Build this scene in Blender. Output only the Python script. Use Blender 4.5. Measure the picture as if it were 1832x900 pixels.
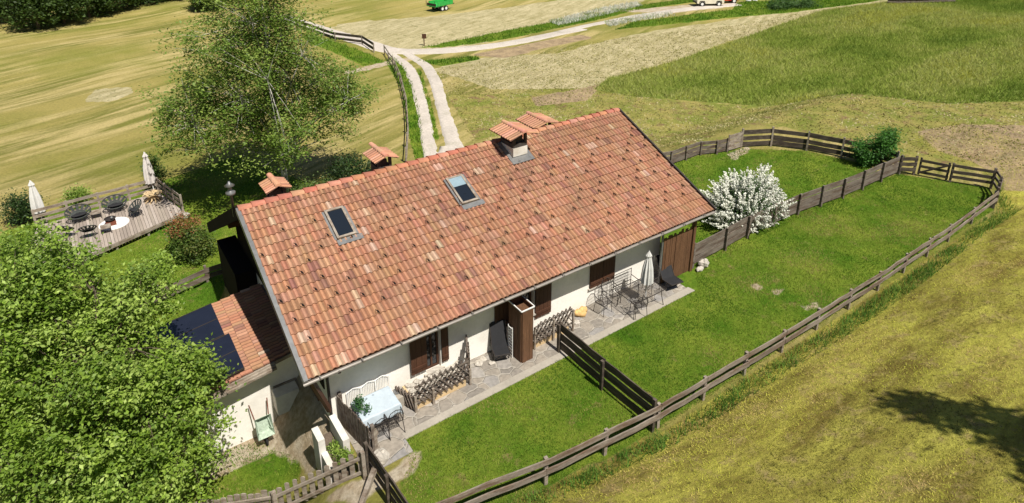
import bpy, math, random
import numpy as np
from math import sin, cos, pi, radians, sqrt
for o in list(bpy.data.objects): bpy.data.objects.remove(o)
random.seed(5); rng = np.random.default_rng(11)
scene = bpy.context.scene
COL = scene.collection

# ------------------------------------------------------------------ camera
F, CX, CY = 1170.0, 916.0, 209.4
pit, hea = math.atan2(432, F), radians(55.1)
hd = np.array([cos(hea), sin(hea), 0]); rt = np.array([sin(hea), -cos(hea), 0])
fw = cos(pit) * hd - sin(pit) * np.array([0, 0, 1.]); uu = sin(pit) * hd + cos(pit) * np.array([0, 0, 1.])
CAM = np.array([-3.2555, -13.917, 14.7])
cam = bpy.data.objects.new('camera', bpy.data.cameras.new('camera')); COL.objects.link(cam)
from mathutils import Matrix, Vector
cam.matrix_world = Matrix(((rt[0], uu[0], -fw[0], CAM[0]), (rt[1], uu[1], -fw[1], CAM[1]), (rt[2], uu[2], -fw[2], CAM[2]), (0, 0, 0, 1)))
cam.data.sensor_width = 36; cam.data.lens = 36 * F / 1832; cam.data.shift_y = -(450 - CY) / 1832
cam.data.clip_end = 3000; scene.camera = cam

# ------------------------------------------------------------------ light
SUNV = Vector((0.05, -0.60, 1.0)).normalized()
world = bpy.data.worlds.new('World'); scene.world = world; world.use_nodes = True
nt = world.node_tree; sky = nt.nodes.new('ShaderNodeTexSky'); sky.sky_type = 'NISHITA'; sky.sun_disc = False
sky.sun_elevation = math.asin(SUNV.z); sky.sun_rotation = math.atan2(SUNV.x, SUNV.y); sky.altitude = 800
nt.links.new(sky.outputs[0], nt.nodes['Background'].inputs[0]); nt.nodes['Background'].inputs[1].default_value = 0.05
sun = bpy.data.objects.new('sun', bpy.data.lights.new('sun', 'SUN')); COL.objects.link(sun)
sun.data.energy = 5.0; sun.data.angle = radians(0.55); sun.data.color = (1.0, 0.95, 0.87)
sun.rotation_euler = SUNV.to_track_quat('Z', 'Y').to_euler(); sun.location = (0, -20, 40)
scene.view_settings.view_transform = 'Standard'; scene.view_settings.look = 'None'
scene.view_settings.exposure = 0.38; scene.view_settings.gamma = 1; scene.view_settings.use_curve_mapping = False

# ------------------------------------------------------------------ terrain height (metres; house terrace = 0)
def ss(t):
    t = np.clip(t, 0, 1); return t * t * (3 - 2 * t)
def H(x, y):
    x = np.asarray(x, float); y = np.asarray(y, float)
    side = ss((1.0 - x) / 1.6) * ss((y + 2.5) / 4.0)
    back = ss((y - 8.2) / 6.0)
    z = -1.8 * np.maximum(side, back)
    z = z - 0.5 * ss((y - 20) / 40) * ss((90 - y) / 60 + .5) + 0.0
    hill = np.clip(-4.72 + .95 * ss((9.5 - x) / 8) - y, 0, None)
    z = z + 0.30 * ss(hill / .7) * ss((33 - x) / 6) + 0.34 * hill * ss(hill / 1.6) - 0.10 * np.clip(hill - 9, 0, None)
    z = z + 1.4 * ss((x - 45) / 50) * ss((34 - y) / 40)
    # ripples of the ground, none on the terrace
    far = np.clip((np.hypot(x - 15, y - 4) - 20) / 20, 0, 1)
    z = z + far * 0.12 * (np.sin(x * .21 + y * .13) + np.sin(y * .31 - x * .08))
    hl = np.clip(hill / 3, 0, 1); z = z + hl * 0.07 * (np.sin(x * .9 + y * .5) + np.sin(y * 1.3 - x * .4))
    return z
def h1(x, y): return float(H(x, y))
_G = np.random.default_rng(3).uniform(size=(256, 256))
def vnoise(x, y):
    xi = np.floor(x).astype(int); yi = np.floor(y).astype(int); fx = x - xi; fy = y - yi; fx = fx * fx * (3 - 2 * fx); fy = fy * fy * (3 - 2 * fy)
    g_ = lambda a, b: _G[a & 255, b & 255]
    return (g_(xi, yi) * (1 - fx) + g_(xi + 1, yi) * fx) * (1 - fy) + (g_(xi, yi + 1) * (1 - fx) + g_(xi + 1, yi + 1) * fx) * fy
def fbm(x, y, s, st=1.0, o=4):
    x = np.asarray(x) * s * st; y = np.asarray(y) * s; r = 0; a = 1; t = 0
    for k in range(o): r = r + a * vnoise(x + 17.3 * k, y + 9.1 * k); t += a; a *= .6; x = x * 2.03; y = y * 2.03
    return np.clip((r / t - .5) * 2.2 + .5, 0, 1)
def ray(px, py): return fw + rt * (px - CX) / F - uu * (py - CY) / F
def at(px, py, dz=0.0):
    """point of the ground seen at photo pixel (px, py)"""
    r = ray(px, py); z = 0.0
    for _ in range(40):
        p = CAM + r * (z - CAM[2]) / r[2]; z = .5 * z + .5 * (h1(p[0], p[1]) + dz)
    return (float(p[0]), float(p[1]))

# ------------------------------------------------------------------ materials
def mat(name, color=(.5, .5, .5), rough=.8, attr=None, n1=(3, .15), n2=(25, .12), bump=0.0, bscale=40, stretch=(1, 1, 1), metal=0, spec=.3,
        trans=0.0, tint=None, tscale=1.5, coord='obj', ramp=(.45, .65), rot=0.0):
    m = bpy.data.materials.new(name); m.use_nodes = True; t = m.node_tree; N = t.nodes; L = t.links
    b = N['Principled BSDF']; b.inputs['Roughness'].default_value = rough; b.inputs['Metallic'].default_value = metal
    b.inputs['Specular IOR Level'].default_value = spec
    if coord == 'world': c = N.new('ShaderNodeNewGeometry').outputs['Position']
    else: c = N.new('ShaderNodeTexCoord').outputs['Object']
    mp = N.new('ShaderNodeMapping'); mp.inputs['Scale'].default_value = stretch; mp.inputs['Rotation'].default_value = (0, 0, rot); L.new(c, mp.inputs[0]); c = mp.outputs[0]
    if attr:
        a = N.new('ShaderNodeAttribute'); a.attribute_name = attr; col = a.outputs['Color']
    else:
        a = N.new('ShaderNodeRGB'); a.outputs[0].default_value = (*color, 1); col = a.outputs[0]
    def noise(s, det=5):
        n = N.new('ShaderNodeTexNoise'); n.inputs['Scale'].default_value = s; n.inputs['Detail'].default_value = det
        n.inputs['Roughness'].default_value = .65; L.new(c, n.inputs['Vector']); return n.outputs['Fac']
    if tint:
        r = N.new('ShaderNodeMapRange'); r.inputs[1].default_value = ramp[0]; r.inputs[2].default_value = ramp[1]; L.new(noise(tscale), r.inputs[0])
        mx = N.new('ShaderNodeMix'); mx.data_type = 'RGBA'; L.new(r.outputs[0], mx.inputs[0]); L.new(col, mx.inputs[6]); mx.inputs[7].default_value = (*tint, 1); col = mx.outputs[2]
    for s, amt in (n1, n2):
        if amt <= 0: continue
        r = N.new('ShaderNodeMapRange'); r.inputs[1].default_value = .25; r.inputs[2].default_value = .75
        r.inputs[3].default_value = 1 - amt; r.inputs[4].default_value = 1 + amt; L.new(noise(s), r.inputs[0])
        mx = N.new('ShaderNodeVectorMath'); mx.operation = 'SCALE'; L.new(col, mx.inputs[0]); L.new(r.outputs[0], mx.inputs['Scale']); col = mx.outputs[0]
    L.new(col, b.inputs['Base Color'])
    if bump:
        bp = N.new('ShaderNodeBump'); bp.inputs['Strength'].default_value = 1; bp.inputs['Distance'].default_value = bump
        L.new(noise(bscale), bp.inputs['Height']); L.new(bp.outputs[0], b.inputs['Normal'])
    if trans:
        tr = N.new('ShaderNodeBsdfTranslucent'); L.new(col, tr.inputs[0]); ms = N.new('ShaderNodeMixShader'); ms.inputs[0].default_value = trans
        L.new(b.outputs[0], ms.inputs[1]); L.new(tr.outputs[0], ms.inputs[2]); L.new(ms.outputs[0], N['Material Output'].inputs[0])
    return m
M = {}
M['tile'] = mat('terracotta', rough=.85, attr='col', n1=(.35, .14), n2=(14, .17), bump=.004, bscale=60, tint=(.13, .085, .065), tscale=.6, ramp=(.53, .95), coord='world')
M['tiledark'] = mat('tile_gap', (.02, .014, .012), rough=.9)
M['plaster'] = mat('plaster', (.86, .82, .745), n1=(.8, .07), n2=(9, .05), bump=.006, bscale=12, tint=(.62, .57, .49), tscale=.5, ramp=(.5, .8), coord='world')
M['plaster2'] = mat('old_plaster', (.70, .67, .61), n1=(.8, .10), n2=(9, .08), bump=.006, bscale=12, tint=(.42, .37, .30), tscale=.9, ramp=(.45, .75), coord='world')
M['brown'] = mat('dark_brown_wood', (.075, .033, .018), n1=(2, .25), n2=(30, .25), bump=.004, bscale=20, stretch=(4, 4, .4), rough=.6)
M['column'] = mat('column_wood', (.125, .062, .032), n1=(2, .35), n2=(12, .45), bump=.01, bscale=14, stretch=(6, 6, .5), rough=.7, coord='world')
M['fence'] = mat('weathered_fence_wood', (.17, .14, .115), n1=(1.2, .30), n2=(9, .35), bump=.008, bscale=10, stretch=(1, 5, 6), coord='world', tint=(.085, .055, .038), tscale=.9)
M['greywood'] = mat('grey_wood', (.30, .255, .205), n1=(1.5, .25), n2=(12, .3), bump=.006, bscale=10, stretch=(2, 3, 6), coord='world', tint=(.17, .125, .09), tscale=1.3)
M['darkfence'] = mat('dark_fence_wood', (.062, .047, .036), n1=(1.2, .30), n2=(9, .35), bump=.008, bscale=10, stretch=(3, 1, 6), coord='world', tint=(.10, .08, .06), tscale=1.2)
M['longrail'] = mat('sun_bleached_rail', (.235, .195, .155), n1=(1.2, .30), n2=(9, .35), bump=.008, bscale=10, stretch=(1, 5, 6), coord='world', tint=(.14, .09, .06), tscale=.9)
M['shadewood'] = mat('shade_darkened_wood', (.014, .011, .009), rough=.9, spec=.1, n1=(2, .3))  # brown wood taken near black: the shade of the left gable is in the colour
M['deck'] = mat('deck_board', attr='col', n1=(1.2, .15), n2=(10, .2), bump=.004, bscale=20, stretch=(8, 1, 1), coord='world')
M['paleplank'] = mat('pale_plank', (.55, .40, .22), n1=(1.5, .2), n2=(14, .2), stretch=(1, 5, 5))
M['metal'] = mat('lead_grey_metal', (.22, .22, .215), rough=.45, metal=.5, n1=(1, .2), n2=(8, .15))
M['gutter'] = mat('aged_gutter_metal', (.27, .245, .215), rough=.5, metal=.3, n1=(1.2, .2), n2=(8, .15), coord='world')
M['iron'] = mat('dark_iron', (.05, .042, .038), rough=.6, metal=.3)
M['whitemetal'] = mat('white_painted_metal', (.78, .77, .74), rough=.5)
M['whitecloth'] = mat('white_cloth', (.62, .61, .58), n1=(3, .08), n2=(14, .06))
M['greycloth'] = mat('grey_parasol_cloth', (.60, .56, .53), n1=(3, .1), n2=(14, .1))
M['black'] = mat('black_fabric', (.022, .022, .024), rough=.8, n1=(3, .2))
M['white'] = mat('white_paint', (.8, .79, .76), rough=.45, spec=.5)
M['stone'] = mat('rough_stone', (.45, .41, .35), n1=(3, .25), n2=(12, .2), bump=.03, bscale=6)
M['brick'] = mat('chimney_masonry', (.055, .047, .042), n1=(3, .3), n2=(14, .25), bump=.01, bscale=10)
M['glassy'] = mat('dark_glass', (.012, .016, .022), rough=.06, spec=.8, n1=(1, 0), n2=(1, 0))
M['blind'] = mat('pale_blind', (.22, .30, .34), rough=.4)
M['panel'] = mat('solar_panel_glass', (.014, .017, .030), rough=.22, spec=.6, n1=(1.5, .2), n2=(1, 0))
M['rubber'] = mat('black_rubber', (.02, .02, .02), rough=.9)
M['green'] = mat('green_trailer_paint', (.035, .36, .07), rough=.45, n1=(2, .15))
M['greengrey'] = mat('old_green_paint', (.36, .43, .34), rough=.7, n1=(5, .3), n2=(20, .25))
M['red'] = mat('red_car_paint', (.45, .012, .012), rough=.25, spec=.6)
M['cream'] = mat('cream_car_paint', (.72, .66, .52), rough=.35, spec=.5)
M['bark'] = mat('bark', (.12, .09, .065), n1=(4, .3), n2=(20, .3), bump=.01, bscale=20, stretch=(1, 1, .3))
M['birchbark'] = mat('birch_bark', (.55, .52, .47), n1=(3, .2), n2=(12, .3), tint=(.05, .045, .04), tscale=5, ramp=(.52, .6), stretch=(1, 1, .6))
M['leaf'] = mat('leaf', attr='col', rough=.55, n1=(1, 0), n2=(1, 0), trans=.45, spec=.4)
M['blade'] = mat('grass_blade', attr='col', rough=.75, n1=(1, 0), n2=(1, 0), trans=.3, spec=.15)
M['petal'] = mat('white_blossom', attr='col', rough=.8, trans=.2, n1=(1, 0), n2=(1, 0))
M['yellowstone'] = mat('ochre_wood', (.62, .40, .16), n1=(6, .3), n2=(16, .2))
M['rattan'] = mat('dark_rattan', (.035, .04, .036), rough=.6, n1=(10, .3))
M['rug'] = mat('white_rug', (.75, .74, .71), n1=(8, .06))
M['rust'] = mat('rusty_steel', (.16, .05, .028), rough=.8, n1=(5, .3))

def cloth_mat():
    m = mat('patterned_cloth', (.46, .53, .58), n1=(4, .08), n2=(16, .06)); t = m.node_tree; N = t.nodes; L = t.links
    b = N['Principled BSDF']; src = b.inputs['Base Color'].links[0].from_socket
    v = N.new('ShaderNodeTexVoronoi'); v.inputs['Scale'].default_value = 3.2; c = N.new('ShaderNodeTexCoord'); L.new(c.outputs['Object'], v.inputs['Vector'])
    r = N.new('ShaderNodeMapRange'); r.inputs[1].default_value = .14; r.inputs[2].default_value = .10; L.new(v.outputs['Distance'], r.inputs[0])
    mx = N.new('ShaderNodeMix'); mx.data_type = 'RGBA'; L.new(r.outputs[0], mx.inputs[0]); L.new(src, mx.inputs[6]); mx.inputs[7].default_value = (.28, .33, .38, 1)
    L.new(mx.outputs[2], b.inputs['Base Color']); return m
M['cloth'] = cloth_mat()
def stone_mat():
    m = bpy.data.materials.new('stone_paving'); m.use_nodes = True; t = m.node_tree; N = t.nodes; L = t.links; b = N['Principled BSDF']
    b.inputs['Roughness'].default_value = .85
    g = N.new('ShaderNodeNewGeometry'); n = N.new('ShaderNodeTexNoise'); n.inputs['Scale'].default_value = 1.5; L.new(g.outputs['Position'], n.inputs['Vector'])
    mx = N.new('ShaderNodeMix'); mx.data_type = 'RGBA'; mx.blend_type = 'ADD'; mx.inputs[0].default_value = .35; L.new(g.outputs['Position'], mx.inputs[6]); L.new(n.outputs['Color'], mx.inputs[7])
    vs = N.new('ShaderNodeTexVoronoi'); vs.inputs['Scale'].default_value = 2.1; L.new(mx.outputs[2], vs.inputs['Vector'])
    ve = N.new('ShaderNodeTexVoronoi'); ve.feature = 'DISTANCE_TO_EDGE'; ve.inputs['Scale'].default_value = 2.1; L.new(mx.outputs[2], ve.inputs['Vector'])
    cr = N.new('ShaderNodeValToRGB'); L.new(vs.outputs['Color'], cr.inputs[0])
    e = cr.color_ramp.elements; e[0].position = .1; e[0].color = (.20, .18, .155, 1); e[1].position = .95; e[1].color = (.40, .355, .295, 1)
    e = cr.color_ramp.elements.new(.5); e.color = (.30, .26, .21, 1); e = cr.color_ramp.elements.new(.7); e.color = (.26, .245, .23, 1)
    r = N.new('ShaderNodeMapRange'); r.inputs[1].default_value = .01; r.inputs[2].default_value = .055; L.new(ve.outputs['Distance'], r.inputs[0])
    m2 = N.new('ShaderNodeMix'); m2.data_type = 'RGBA'; L.new(r.outputs[0], m2.inputs[0]); m2.inputs[6].default_value = (.37, .335, .28, 1); L.new(cr.outputs[0], m2.inputs[7])
    n2 = N.new('ShaderNodeTexNoise'); n2.inputs['Scale'].default_value = 9; n2.inputs['Detail'].default_value = 6; L.new(g.outputs['Position'], n2.inputs['Vector'])
    r2 = N.new('ShaderNodeMapRange'); r2.inputs[1].default_value = .3; r2.inputs[2].default_value = .7; r2.inputs[3].default_value = .78; r2.inputs[4].default_value = 1.15; L.new(n2.outputs[0], r2.inputs[0])
    sc = N.new('ShaderNodeVectorMath'); sc.operation = 'SCALE'; L.new(m2.outputs[2], sc.inputs[0]); L.new(r2.outputs[0], sc.inputs['Scale']); L.new(sc.outputs[0], b.inputs['Base Color'])
    bp = N.new('ShaderNodeBump'); bp.inputs['Distance'].default_value = .02; L.new(r.outputs[0], bp.inputs['Height']); L.new(bp.outputs[0], b.inputs['Normal'])
    return m
M['paving'] = stone_mat()
M['concrete'] = mat('worn_concrete', (.35, .315, .26), n1=(.8, .12), n2=(10, .12), bump=.004, bscale=20, coord='world')
M['gravel'] = mat('pale_gravel', (.50, .445, .38), n1=(.6, .14), n2=(7, .22), bump=.02, bscale=14, coord='world', tint=(.36, .33, .24), tscale=.7, ramp=(.55, .8))

def ground_mat():
    m = bpy.data.materials.new('meadow_ground'); m.use_nodes = True; t = m.node_tree; N = t.nodes; L = t.links; b = N['Principled BSDF']
    b.inputs['Roughness'].default_value = .95; b.inputs['Specular IOR Level'].default_value = .1
    g = N.new('ShaderNodeNewGeometry').outputs['Position']
    def noise(s, det=6, ro=.6, stretch=None, rot=0):
        v = g
        if stretch:
            mp = N.new('ShaderNodeMapping'); mp.vector_type = 'TEXTURE'; mp.inputs['Rotation'].default_value = (0, 0, rot); mp.inputs['Scale'].default_value = stretch; L.new(g, mp.inputs[0]); v = mp.outputs[0]
        n = N.new('ShaderNodeTexNoise'); n.inputs['Scale'].default_value = s; n.inputs['Detail'].default_value = det; n.inputs['Roughness'].default_value = ro; L.new(v, n.inputs['Vector']); return n.outputs['Fac']
    def mr(f, a, c, lo=0, hi=1):
        r = N.new('ShaderNodeMapRange'); r.inputs[1].default_value = a; r.inputs[2].default_value = c; r.inputs[3].default_value = lo; r.inputs[4].default_value = hi; L.new(f, r.inputs[0]); return r.outputs[0]
    def mix(f, a, c):
        x = N.new('ShaderNodeMix'); x.data_type = 'RGBA'; L.new(f, x.inputs[0])
        for s, v in ((6, a), (7, c)):
            if isinstance(v, tuple): x.inputs[s].default_value = (*v, 1)
            else: L.new(v, x.inputs[s])
        return x.outputs[2]
    # base: mown meadow with long streaks left by the mower
    st = noise(1.0, 5, .6, (9, 1.1, 1), radians(24)); st2 = noise(1.0, 4, .6, (30, 4, 1), radians(20)); big = noise(.06, 4); fine = noise(6, 8, .75)
    base = mix(mr(st, .42, .58), (.185, .18, .042), (.46, .37, .155))
    base = mix(mr(st2, .44, .60), base, (.33, .275, .085))
    base = mix(mr(big, .48, .66), base, (.19, .20, .035))
    def att(n): a = N.new('ShaderNodeAttribute'); a.attribute_name = n; return a.outputs['Fac']
    # jittered masks
    edge = noise(1.2, 6, .7)
    def msk(n, w=.55):
        a = N.new('ShaderNodeMath'); a.operation = 'ADD'; L.new(att(n), a.inputs[0])
        s = N.new('ShaderNodeMath'); s.operation = 'MULTIPLY_ADD'; L.new(edge, s.inputs[0]); s.inputs[1].default_value = w; s.inputs[2].default_value = -w / 2; L.new(s.outputs[0], a.inputs[1])
        return mr(a.outputs[0], .38, .62)
    straw = mix(mr(noise(1.0, 6, .7, (3.2, .6, 1), radians(24)), .35, .65), (.31, .27, .125), (.53, .455, .27))
    straw = mix(mr(noise(2.2, 6, .7), .56, .66), straw, (.16, .165, .05))
    c = mix(msk('straw'), base, straw)
    rough = mix(mr(noise(.5, 6, .7), .4, .62), (.19, .215, .04), (.33, .28, .085)); rough = mix(mr(noise(.9, 6, .7), .54, .68), rough, (.22, .135, .075))
    c = mix(msk('rough'), c, rough)
    brown = mix(mr(noise(1.1, 6, .7), .4, .6), (.27, .20, .12), (.42, .31, .18)); c = mix(msk('brown'), c, brown)
    sl = mix(mr(noise(.8, 6, .7, (2.6, .9, 1), radians(-6)), .38, .62), (.20, .155, .035), (.49, .46, .085)); sl = mix(mr(noise(1.7, 7, .75), .52, .66), sl, (.40, .31, .12)); sl = mix(mr(noise(4.5, 6, .7), .56, .68), sl, (.13, .12, .025))
    c = mix(msk('slope', .4), c, sl)
    tall = mix(mr(noise(.4, 6, .7), .35, .65), (.15, .21, .03), (.28, .31, .08)); c = mix(msk('tall'), c, tall)
    lawn = mix(mr(noise(.45, 6, .7), .38, .62), (.07, .155, .009), (.19, .245, .028)); lawn = mix(mr(noise(1.3, 7, .75), .57, .68), lawn, (.24, .20, .07))
    c = mix(msk('lawn', .3), c, lawn)
    dirt = mix(mr(noise(1.5, 6, .7), .4, .6), (.40, .31, .20), (.50, .43, .32)); c = mix(msk('dirt', .8), c, dirt)
    sc = N.new('ShaderNodeVectorMath'); sc.operation = 'SCALE'; L.new(c, sc.inputs[0]); L.new(mr(fine, .3, .7, .72, 1.25), sc.inputs['Scale']); L.new(sc.outputs[0], b.inputs['Base Color'])
    bp = N.new('ShaderNodeBump'); bp.inputs['Distance'].default_value = .13; L.new(noise(4.5, 8, .8), bp.inputs['Height']); L.new(bp.outputs[0], b.inputs['Normal'])
    return m
M['ground'] = ground_mat()

# ------------------------------------------------------------------ mesh building
def origin_of(o):
    v = np.zeros(3)
    while o is not None: v += np.array(o.location); o = o.parent
    return v
def tagit(o, label=None, cat=None, group=None, kind=None):
    if label: o['label'] = label
    if cat: o['category'] = cat
    if group: o['group'] = group
    if kind: o['kind'] = kind
    return o
def thing(name, loc, label, cat, group=None):
    o = bpy.data.objects.new(name, None); COL.objects.link(o); o.location = [float(v) for v in loc]; o.empty_display_size = .3
    return tagit(o, label, cat, group)
class MB:
    def __init__(s): s.v = []; s.f = []; s.c = []; s.m = []
    def add(s, vs, fs, col=None, mi=0):
        n = len(s.v); s.v += [tuple(v) for v in vs]; s.f += [tuple(i + n for i in f) for f in fs]; s.c += [col] * len(fs); s.m += [mi] * len(fs)
    def box(s, c, size, ax=None, col=None, mi=0):
        c = np.array(c, float); hx, hy, hz = [q / 2 for q in size]
        ax = np.eye(3) if ax is None else np.array(ax, float)
        vs = [c + sx * hx * ax[0] + sy * hy * ax[1] + sz * hz * ax[2] for sx in (-1, 1) for sy in (-1, 1) for sz in (-1, 1)]
        s.add(vs, [(0, 1, 3, 2), (4, 6, 7, 5), (0, 4, 5, 1), (2, 3, 7, 6), (0, 2, 6, 4), (1, 5, 7, 3)], col, mi); return s
    def bx(s, x0, x1, y0, y1, z0, z1, col=None, mi=0): return s.box(((x0 + x1) / 2, (y0 + y1) / 2, (z0 + z1) / 2), (x1 - x0, y1 - y0, z1 - z0), None, col, mi)
    def beam(s, a, b, w, h, up=(0, 0, 1), col=None, seg=1, jit=0., mi=0):
        a = np.array(a, float); b = np.array(b, float); d = b - a; ln = np.linalg.norm(d); d = d / ln
        sd = np.cross(d, up); sd = sd / (np.linalg.norm(sd) + 1e-9); u2 = np.cross(sd, d)
        vs = []
        for i in range(seg + 1):
            c = a + (b - a) * i / seg; j = np.array([0, 0, random.uniform(-jit, jit)]) + sd * random.uniform(-jit, jit) * .5; hh = h * (1 + random.uniform(-jit, jit) * 2)
            for sx, sz in ((-1, -1), (1, -1), (1, 1), (-1, 1)): vs.append(c + j + sd * sx * w / 2 + u2 * sz * hh / 2)
        fs = [(0, 1, 2, 3), tuple(4 * seg + k for k in (3, 2, 1, 0))]
        for i in range(seg):
            for k in range(4): fs.append((4 * i + k, 4 * i + 4 + k, 4 * i + 4 + (k + 1) % 4, 4 * i + (k + 1) % 4))
        s.add(vs, fs, col, mi); return s
    def tube(s, pts, rs, n=8, col=None, cap=True, mi=0):
        pts = [np.array(p, float) for p in pts]
        if not hasattr(rs, '__len__'): rs = [rs] * len(pts)
        vs = []; prev = None
        for i, p in enumerate(pts):
            d = pts[min(i + 1, len(pts) - 1)] - pts[max(i - 1, 0)]; d = d / (np.linalg.norm(d) + 1e-9)
            if prev is None: prev = np.cross(d, (0, 0, 1)) if abs(d[2]) < .9 else np.cross(d, (1, 0, 0))
            a = prev - d * (prev @ d); a = a / (np.linalg.norm(a) + 1e-9); prev = a; b = np.cross(d, a)
            for k in range(n): vs.append(p + rs[i] * (cos(2 * pi * k / n) * a + sin(2 * pi * k / n) * b))
        fs = [(i * n + k, i * n + (k + 1) % n, (i + 1) * n + (k + 1) % n, (i + 1) * n + k) for i in range(len(pts) - 1) for k in range(n)]
        if cap: fs += [tuple(range(n))[::-1], tuple((len(pts) - 1) * n + k for k in range(n))]
        s.add(vs, fs, col, mi); return s
    def disc(s, c, r, h, n=20, ax='z', mi=0):
        c = np.array(c, float); e = {'z': (0, 0, 1), 'x': (1, 0, 0), 'y': (0, 1, 0)}[ax]; e = np.array(e, float)
        return s.tube([c - e * h / 2, c + e * h / 2], r, n, mi=mi)
    def lathe(s, c, prof, n=16, mi=0, flute=0):
        vs = []
        for r, z in prof:
            for k in range(n):
                rr = r * (1 + (flute if k % 2 else -flute)); vs.append((c[0] + rr * cos(2 * pi * k / n), c[1] + rr * sin(2 * pi * k / n), c[2] + z))
        fs = [(i * n + k, i * n + (k + 1) % n, (i + 1) * n + (k + 1) % n, (i + 1) * n + k) for i in range(len(prof) - 1) for k in range(n)]
        fs += [tuple(range(n))[::-1], tuple((len(prof) - 1) * n + k for k in range(n))]
        s.add(vs, fs, None, mi); return s
    def prism(s, poly, z0, z1, col=None):
        n = len(poly); vs = [(x, y, z0) for x, y in poly] + [(x, y, z1) for x, y in poly]
        s.add(vs, [tuple(range(n))[::-1], tuple(range(n, 2 * n))] + [(i, (i + 1) % n, n + (i + 1) % n, n + i) for i in range(n)], col); return s
    def rock(s, c, r, seed=0, sq=(1, 1, 1), n=9, m=6):
        rg = np.random.default_rng(seed); vs = []; 
        for i in range(m + 1):
            th = pi * i / m
            for k in range(n):
                q = 1 + rg.uniform(-.16, .16); ph = 2 * pi * k / n
                vs.append((c[0] + r * sq[0] * q * sin(th) * cos(ph), c[1] + r * sq[1] * q * sin(th) * sin(ph), c[2] + r * sq[2] * q * cos(th)))
        fs = [(i * n + k, (i + 1) * n + k, (i + 1) * n + (k + 1) % n, i * n + (k + 1) % n) for i in range(m) for k in range(n)]
        s.add(vs, fs); return s
    def build(s, name, m, parent=None, smooth=False, base=None, **tg):
        v = np.array(s.v, float)
        if parent is not None: off = origin_of(parent)
        else: off = np.array(base if base is not None else (*(v[:, :2].min(0) + v[:, :2].max(0)) / 2, v[:, 2].min()))
        me = bpy.data.meshes.new(name); me.from_pydata((v - off).tolist(), [], s.f)
        ms = m if isinstance(m, (list, tuple)) else [m]
        for q in ms: me.materials.append(M[q])
        if len(ms) > 1: me.polygons.foreach_set('material_index', s.m)
        if any(c is not None for c in s.c):
            a = me.color_attributes.new('col', 'FLOAT_COLOR', 'CORNER'); arr = []
            for c, f in zip(s.c, s.f): arr += [*(c or (.5, .5, .5)), 1.0] * len(f)
            a.data.foreach_set('color', arr)
        if smooth: me.polygons.foreach_set('use_smooth', [True] * len(me.polygons))
        me.update(); o = bpy.data.objects.new(name, me); COL.objects.link(o)
        if parent is not None: o.parent = parent
        else: o.location = off
        return tagit(o, **tg)
def fast_mesh(name, V, Fq, cols, m, parent=None, base=None, k=4, smooth=False):
    """V (n,3), Fq (f,k) indexes, cols (f,3)"""
    off = origin_of(parent) if parent is not None else np.array(base if base is not None else (0, 0, 0.))
    me = bpy.data.meshes.new(name); nf = len(Fq)
    me.vertices.add(len(V)); me.vertices.foreach_set('co', (V - off).astype(np.float32).ravel())
    me.loops.add(nf * k); me.loops.foreach_set('vertex_index', Fq.astype(np.int32).ravel())
    me.polygons.add(nf); me.polygons.foreach_set('loop_start', np.arange(0, nf * k, k, dtype=np.int32))
    if smooth: me.polygons.foreach_set('use_smooth', np.ones(nf, bool))
    me.materials.append(M[m]); me.update(calc_edges=True)
    if cols is not None:
        a = me.color_attributes.new('col', 'FLOAT_COLOR', 'CORNER'); c = np.ones((nf, k, 4), np.float32); c[:, :, :3] = cols[:, None, :]
        a.data.foreach_set('color', c.ravel())
    o = bpy.data.objects.new(name, me); COL.objects.link(o)
    if parent is not None: o.parent = parent
    else: o.location = off
    return o
def copy_tree(o, parent=None):
    c = o.copy(); COL.objects.link(c)
    if parent is not None: c.parent = parent
    for ch in list(o.children): copy_tree(ch, c)
    return c

def inpoly(x, y, poly):
    x = np.asarray(x); y = np.asarray(y); r = np.zeros(x.shape, bool); n = len(poly)
    for i in range(n):
        x1, y1 = poly[i]; x2, y2 = poly[(i + 1) % n]
        if y1 == y2: continue
        c = ((y1 > y) != (y2 > y)) & (x < (x2 - x1) * (y - y1) / (y2 - y1) + x1); r ^= c
    return r

# ------------------------------------------------------------------ ground
P = lambda *pts: [at(*p) for p in pts]
LAWN_FRONT = [(2.3, -.7), (14.5, -.75), (15.5, .2), (22, .5), (31.2, .05), (33.3, -3.4), (30.9, -4.5), (8.3, -4.6), (4.6, -4.25), (1.4, -3.7), (1.0, -2.6), (2.0, -1.6)]
LAWN_BACK = P((1195, 290), (1253, 278), (1327, 266), (1442, 270), (1548, 294), (1590, 318), (1240, 478), (1230, 390))
LAWN_SIDE = P((100, 375), (270, 330), (420, 280), (560, 330), (700, 320), (560, 420), (430, 480), (400, 520), (200, 620), (0, 560), (0, 420))
LAWN_LOW = P((300, 905), (330, 820), (400, 805), (470, 790), (530, 815), (545, 840), (480, 900))
STRAW = [P((560, 60), (620, 40), (760, 30), (1000, 0), (1170, -12), (1130, 18), (900, 70), (760, 96), (640, 75)),
         P((770, 125), (840, 105), (1000, 95), (1200, 50), (1400, 20), (1560, 2), (1640, -4), (1480, 20), (1300, 75), (1180, 125), (1060, 158), (880, 160)),
         P((150, 183), (170, 160), (230, 155), (240, 165), (200, 182))]
TALL = P((1062, 160), (1090, 140), (1200, 112), (1290, 82), (1380, 50), (1470, 20), (1600, 2), (1900, -20), (1990, 150), (1840, 180), (1700, 186), (1400, 187), (1230, 180), (1130, 172))
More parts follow.
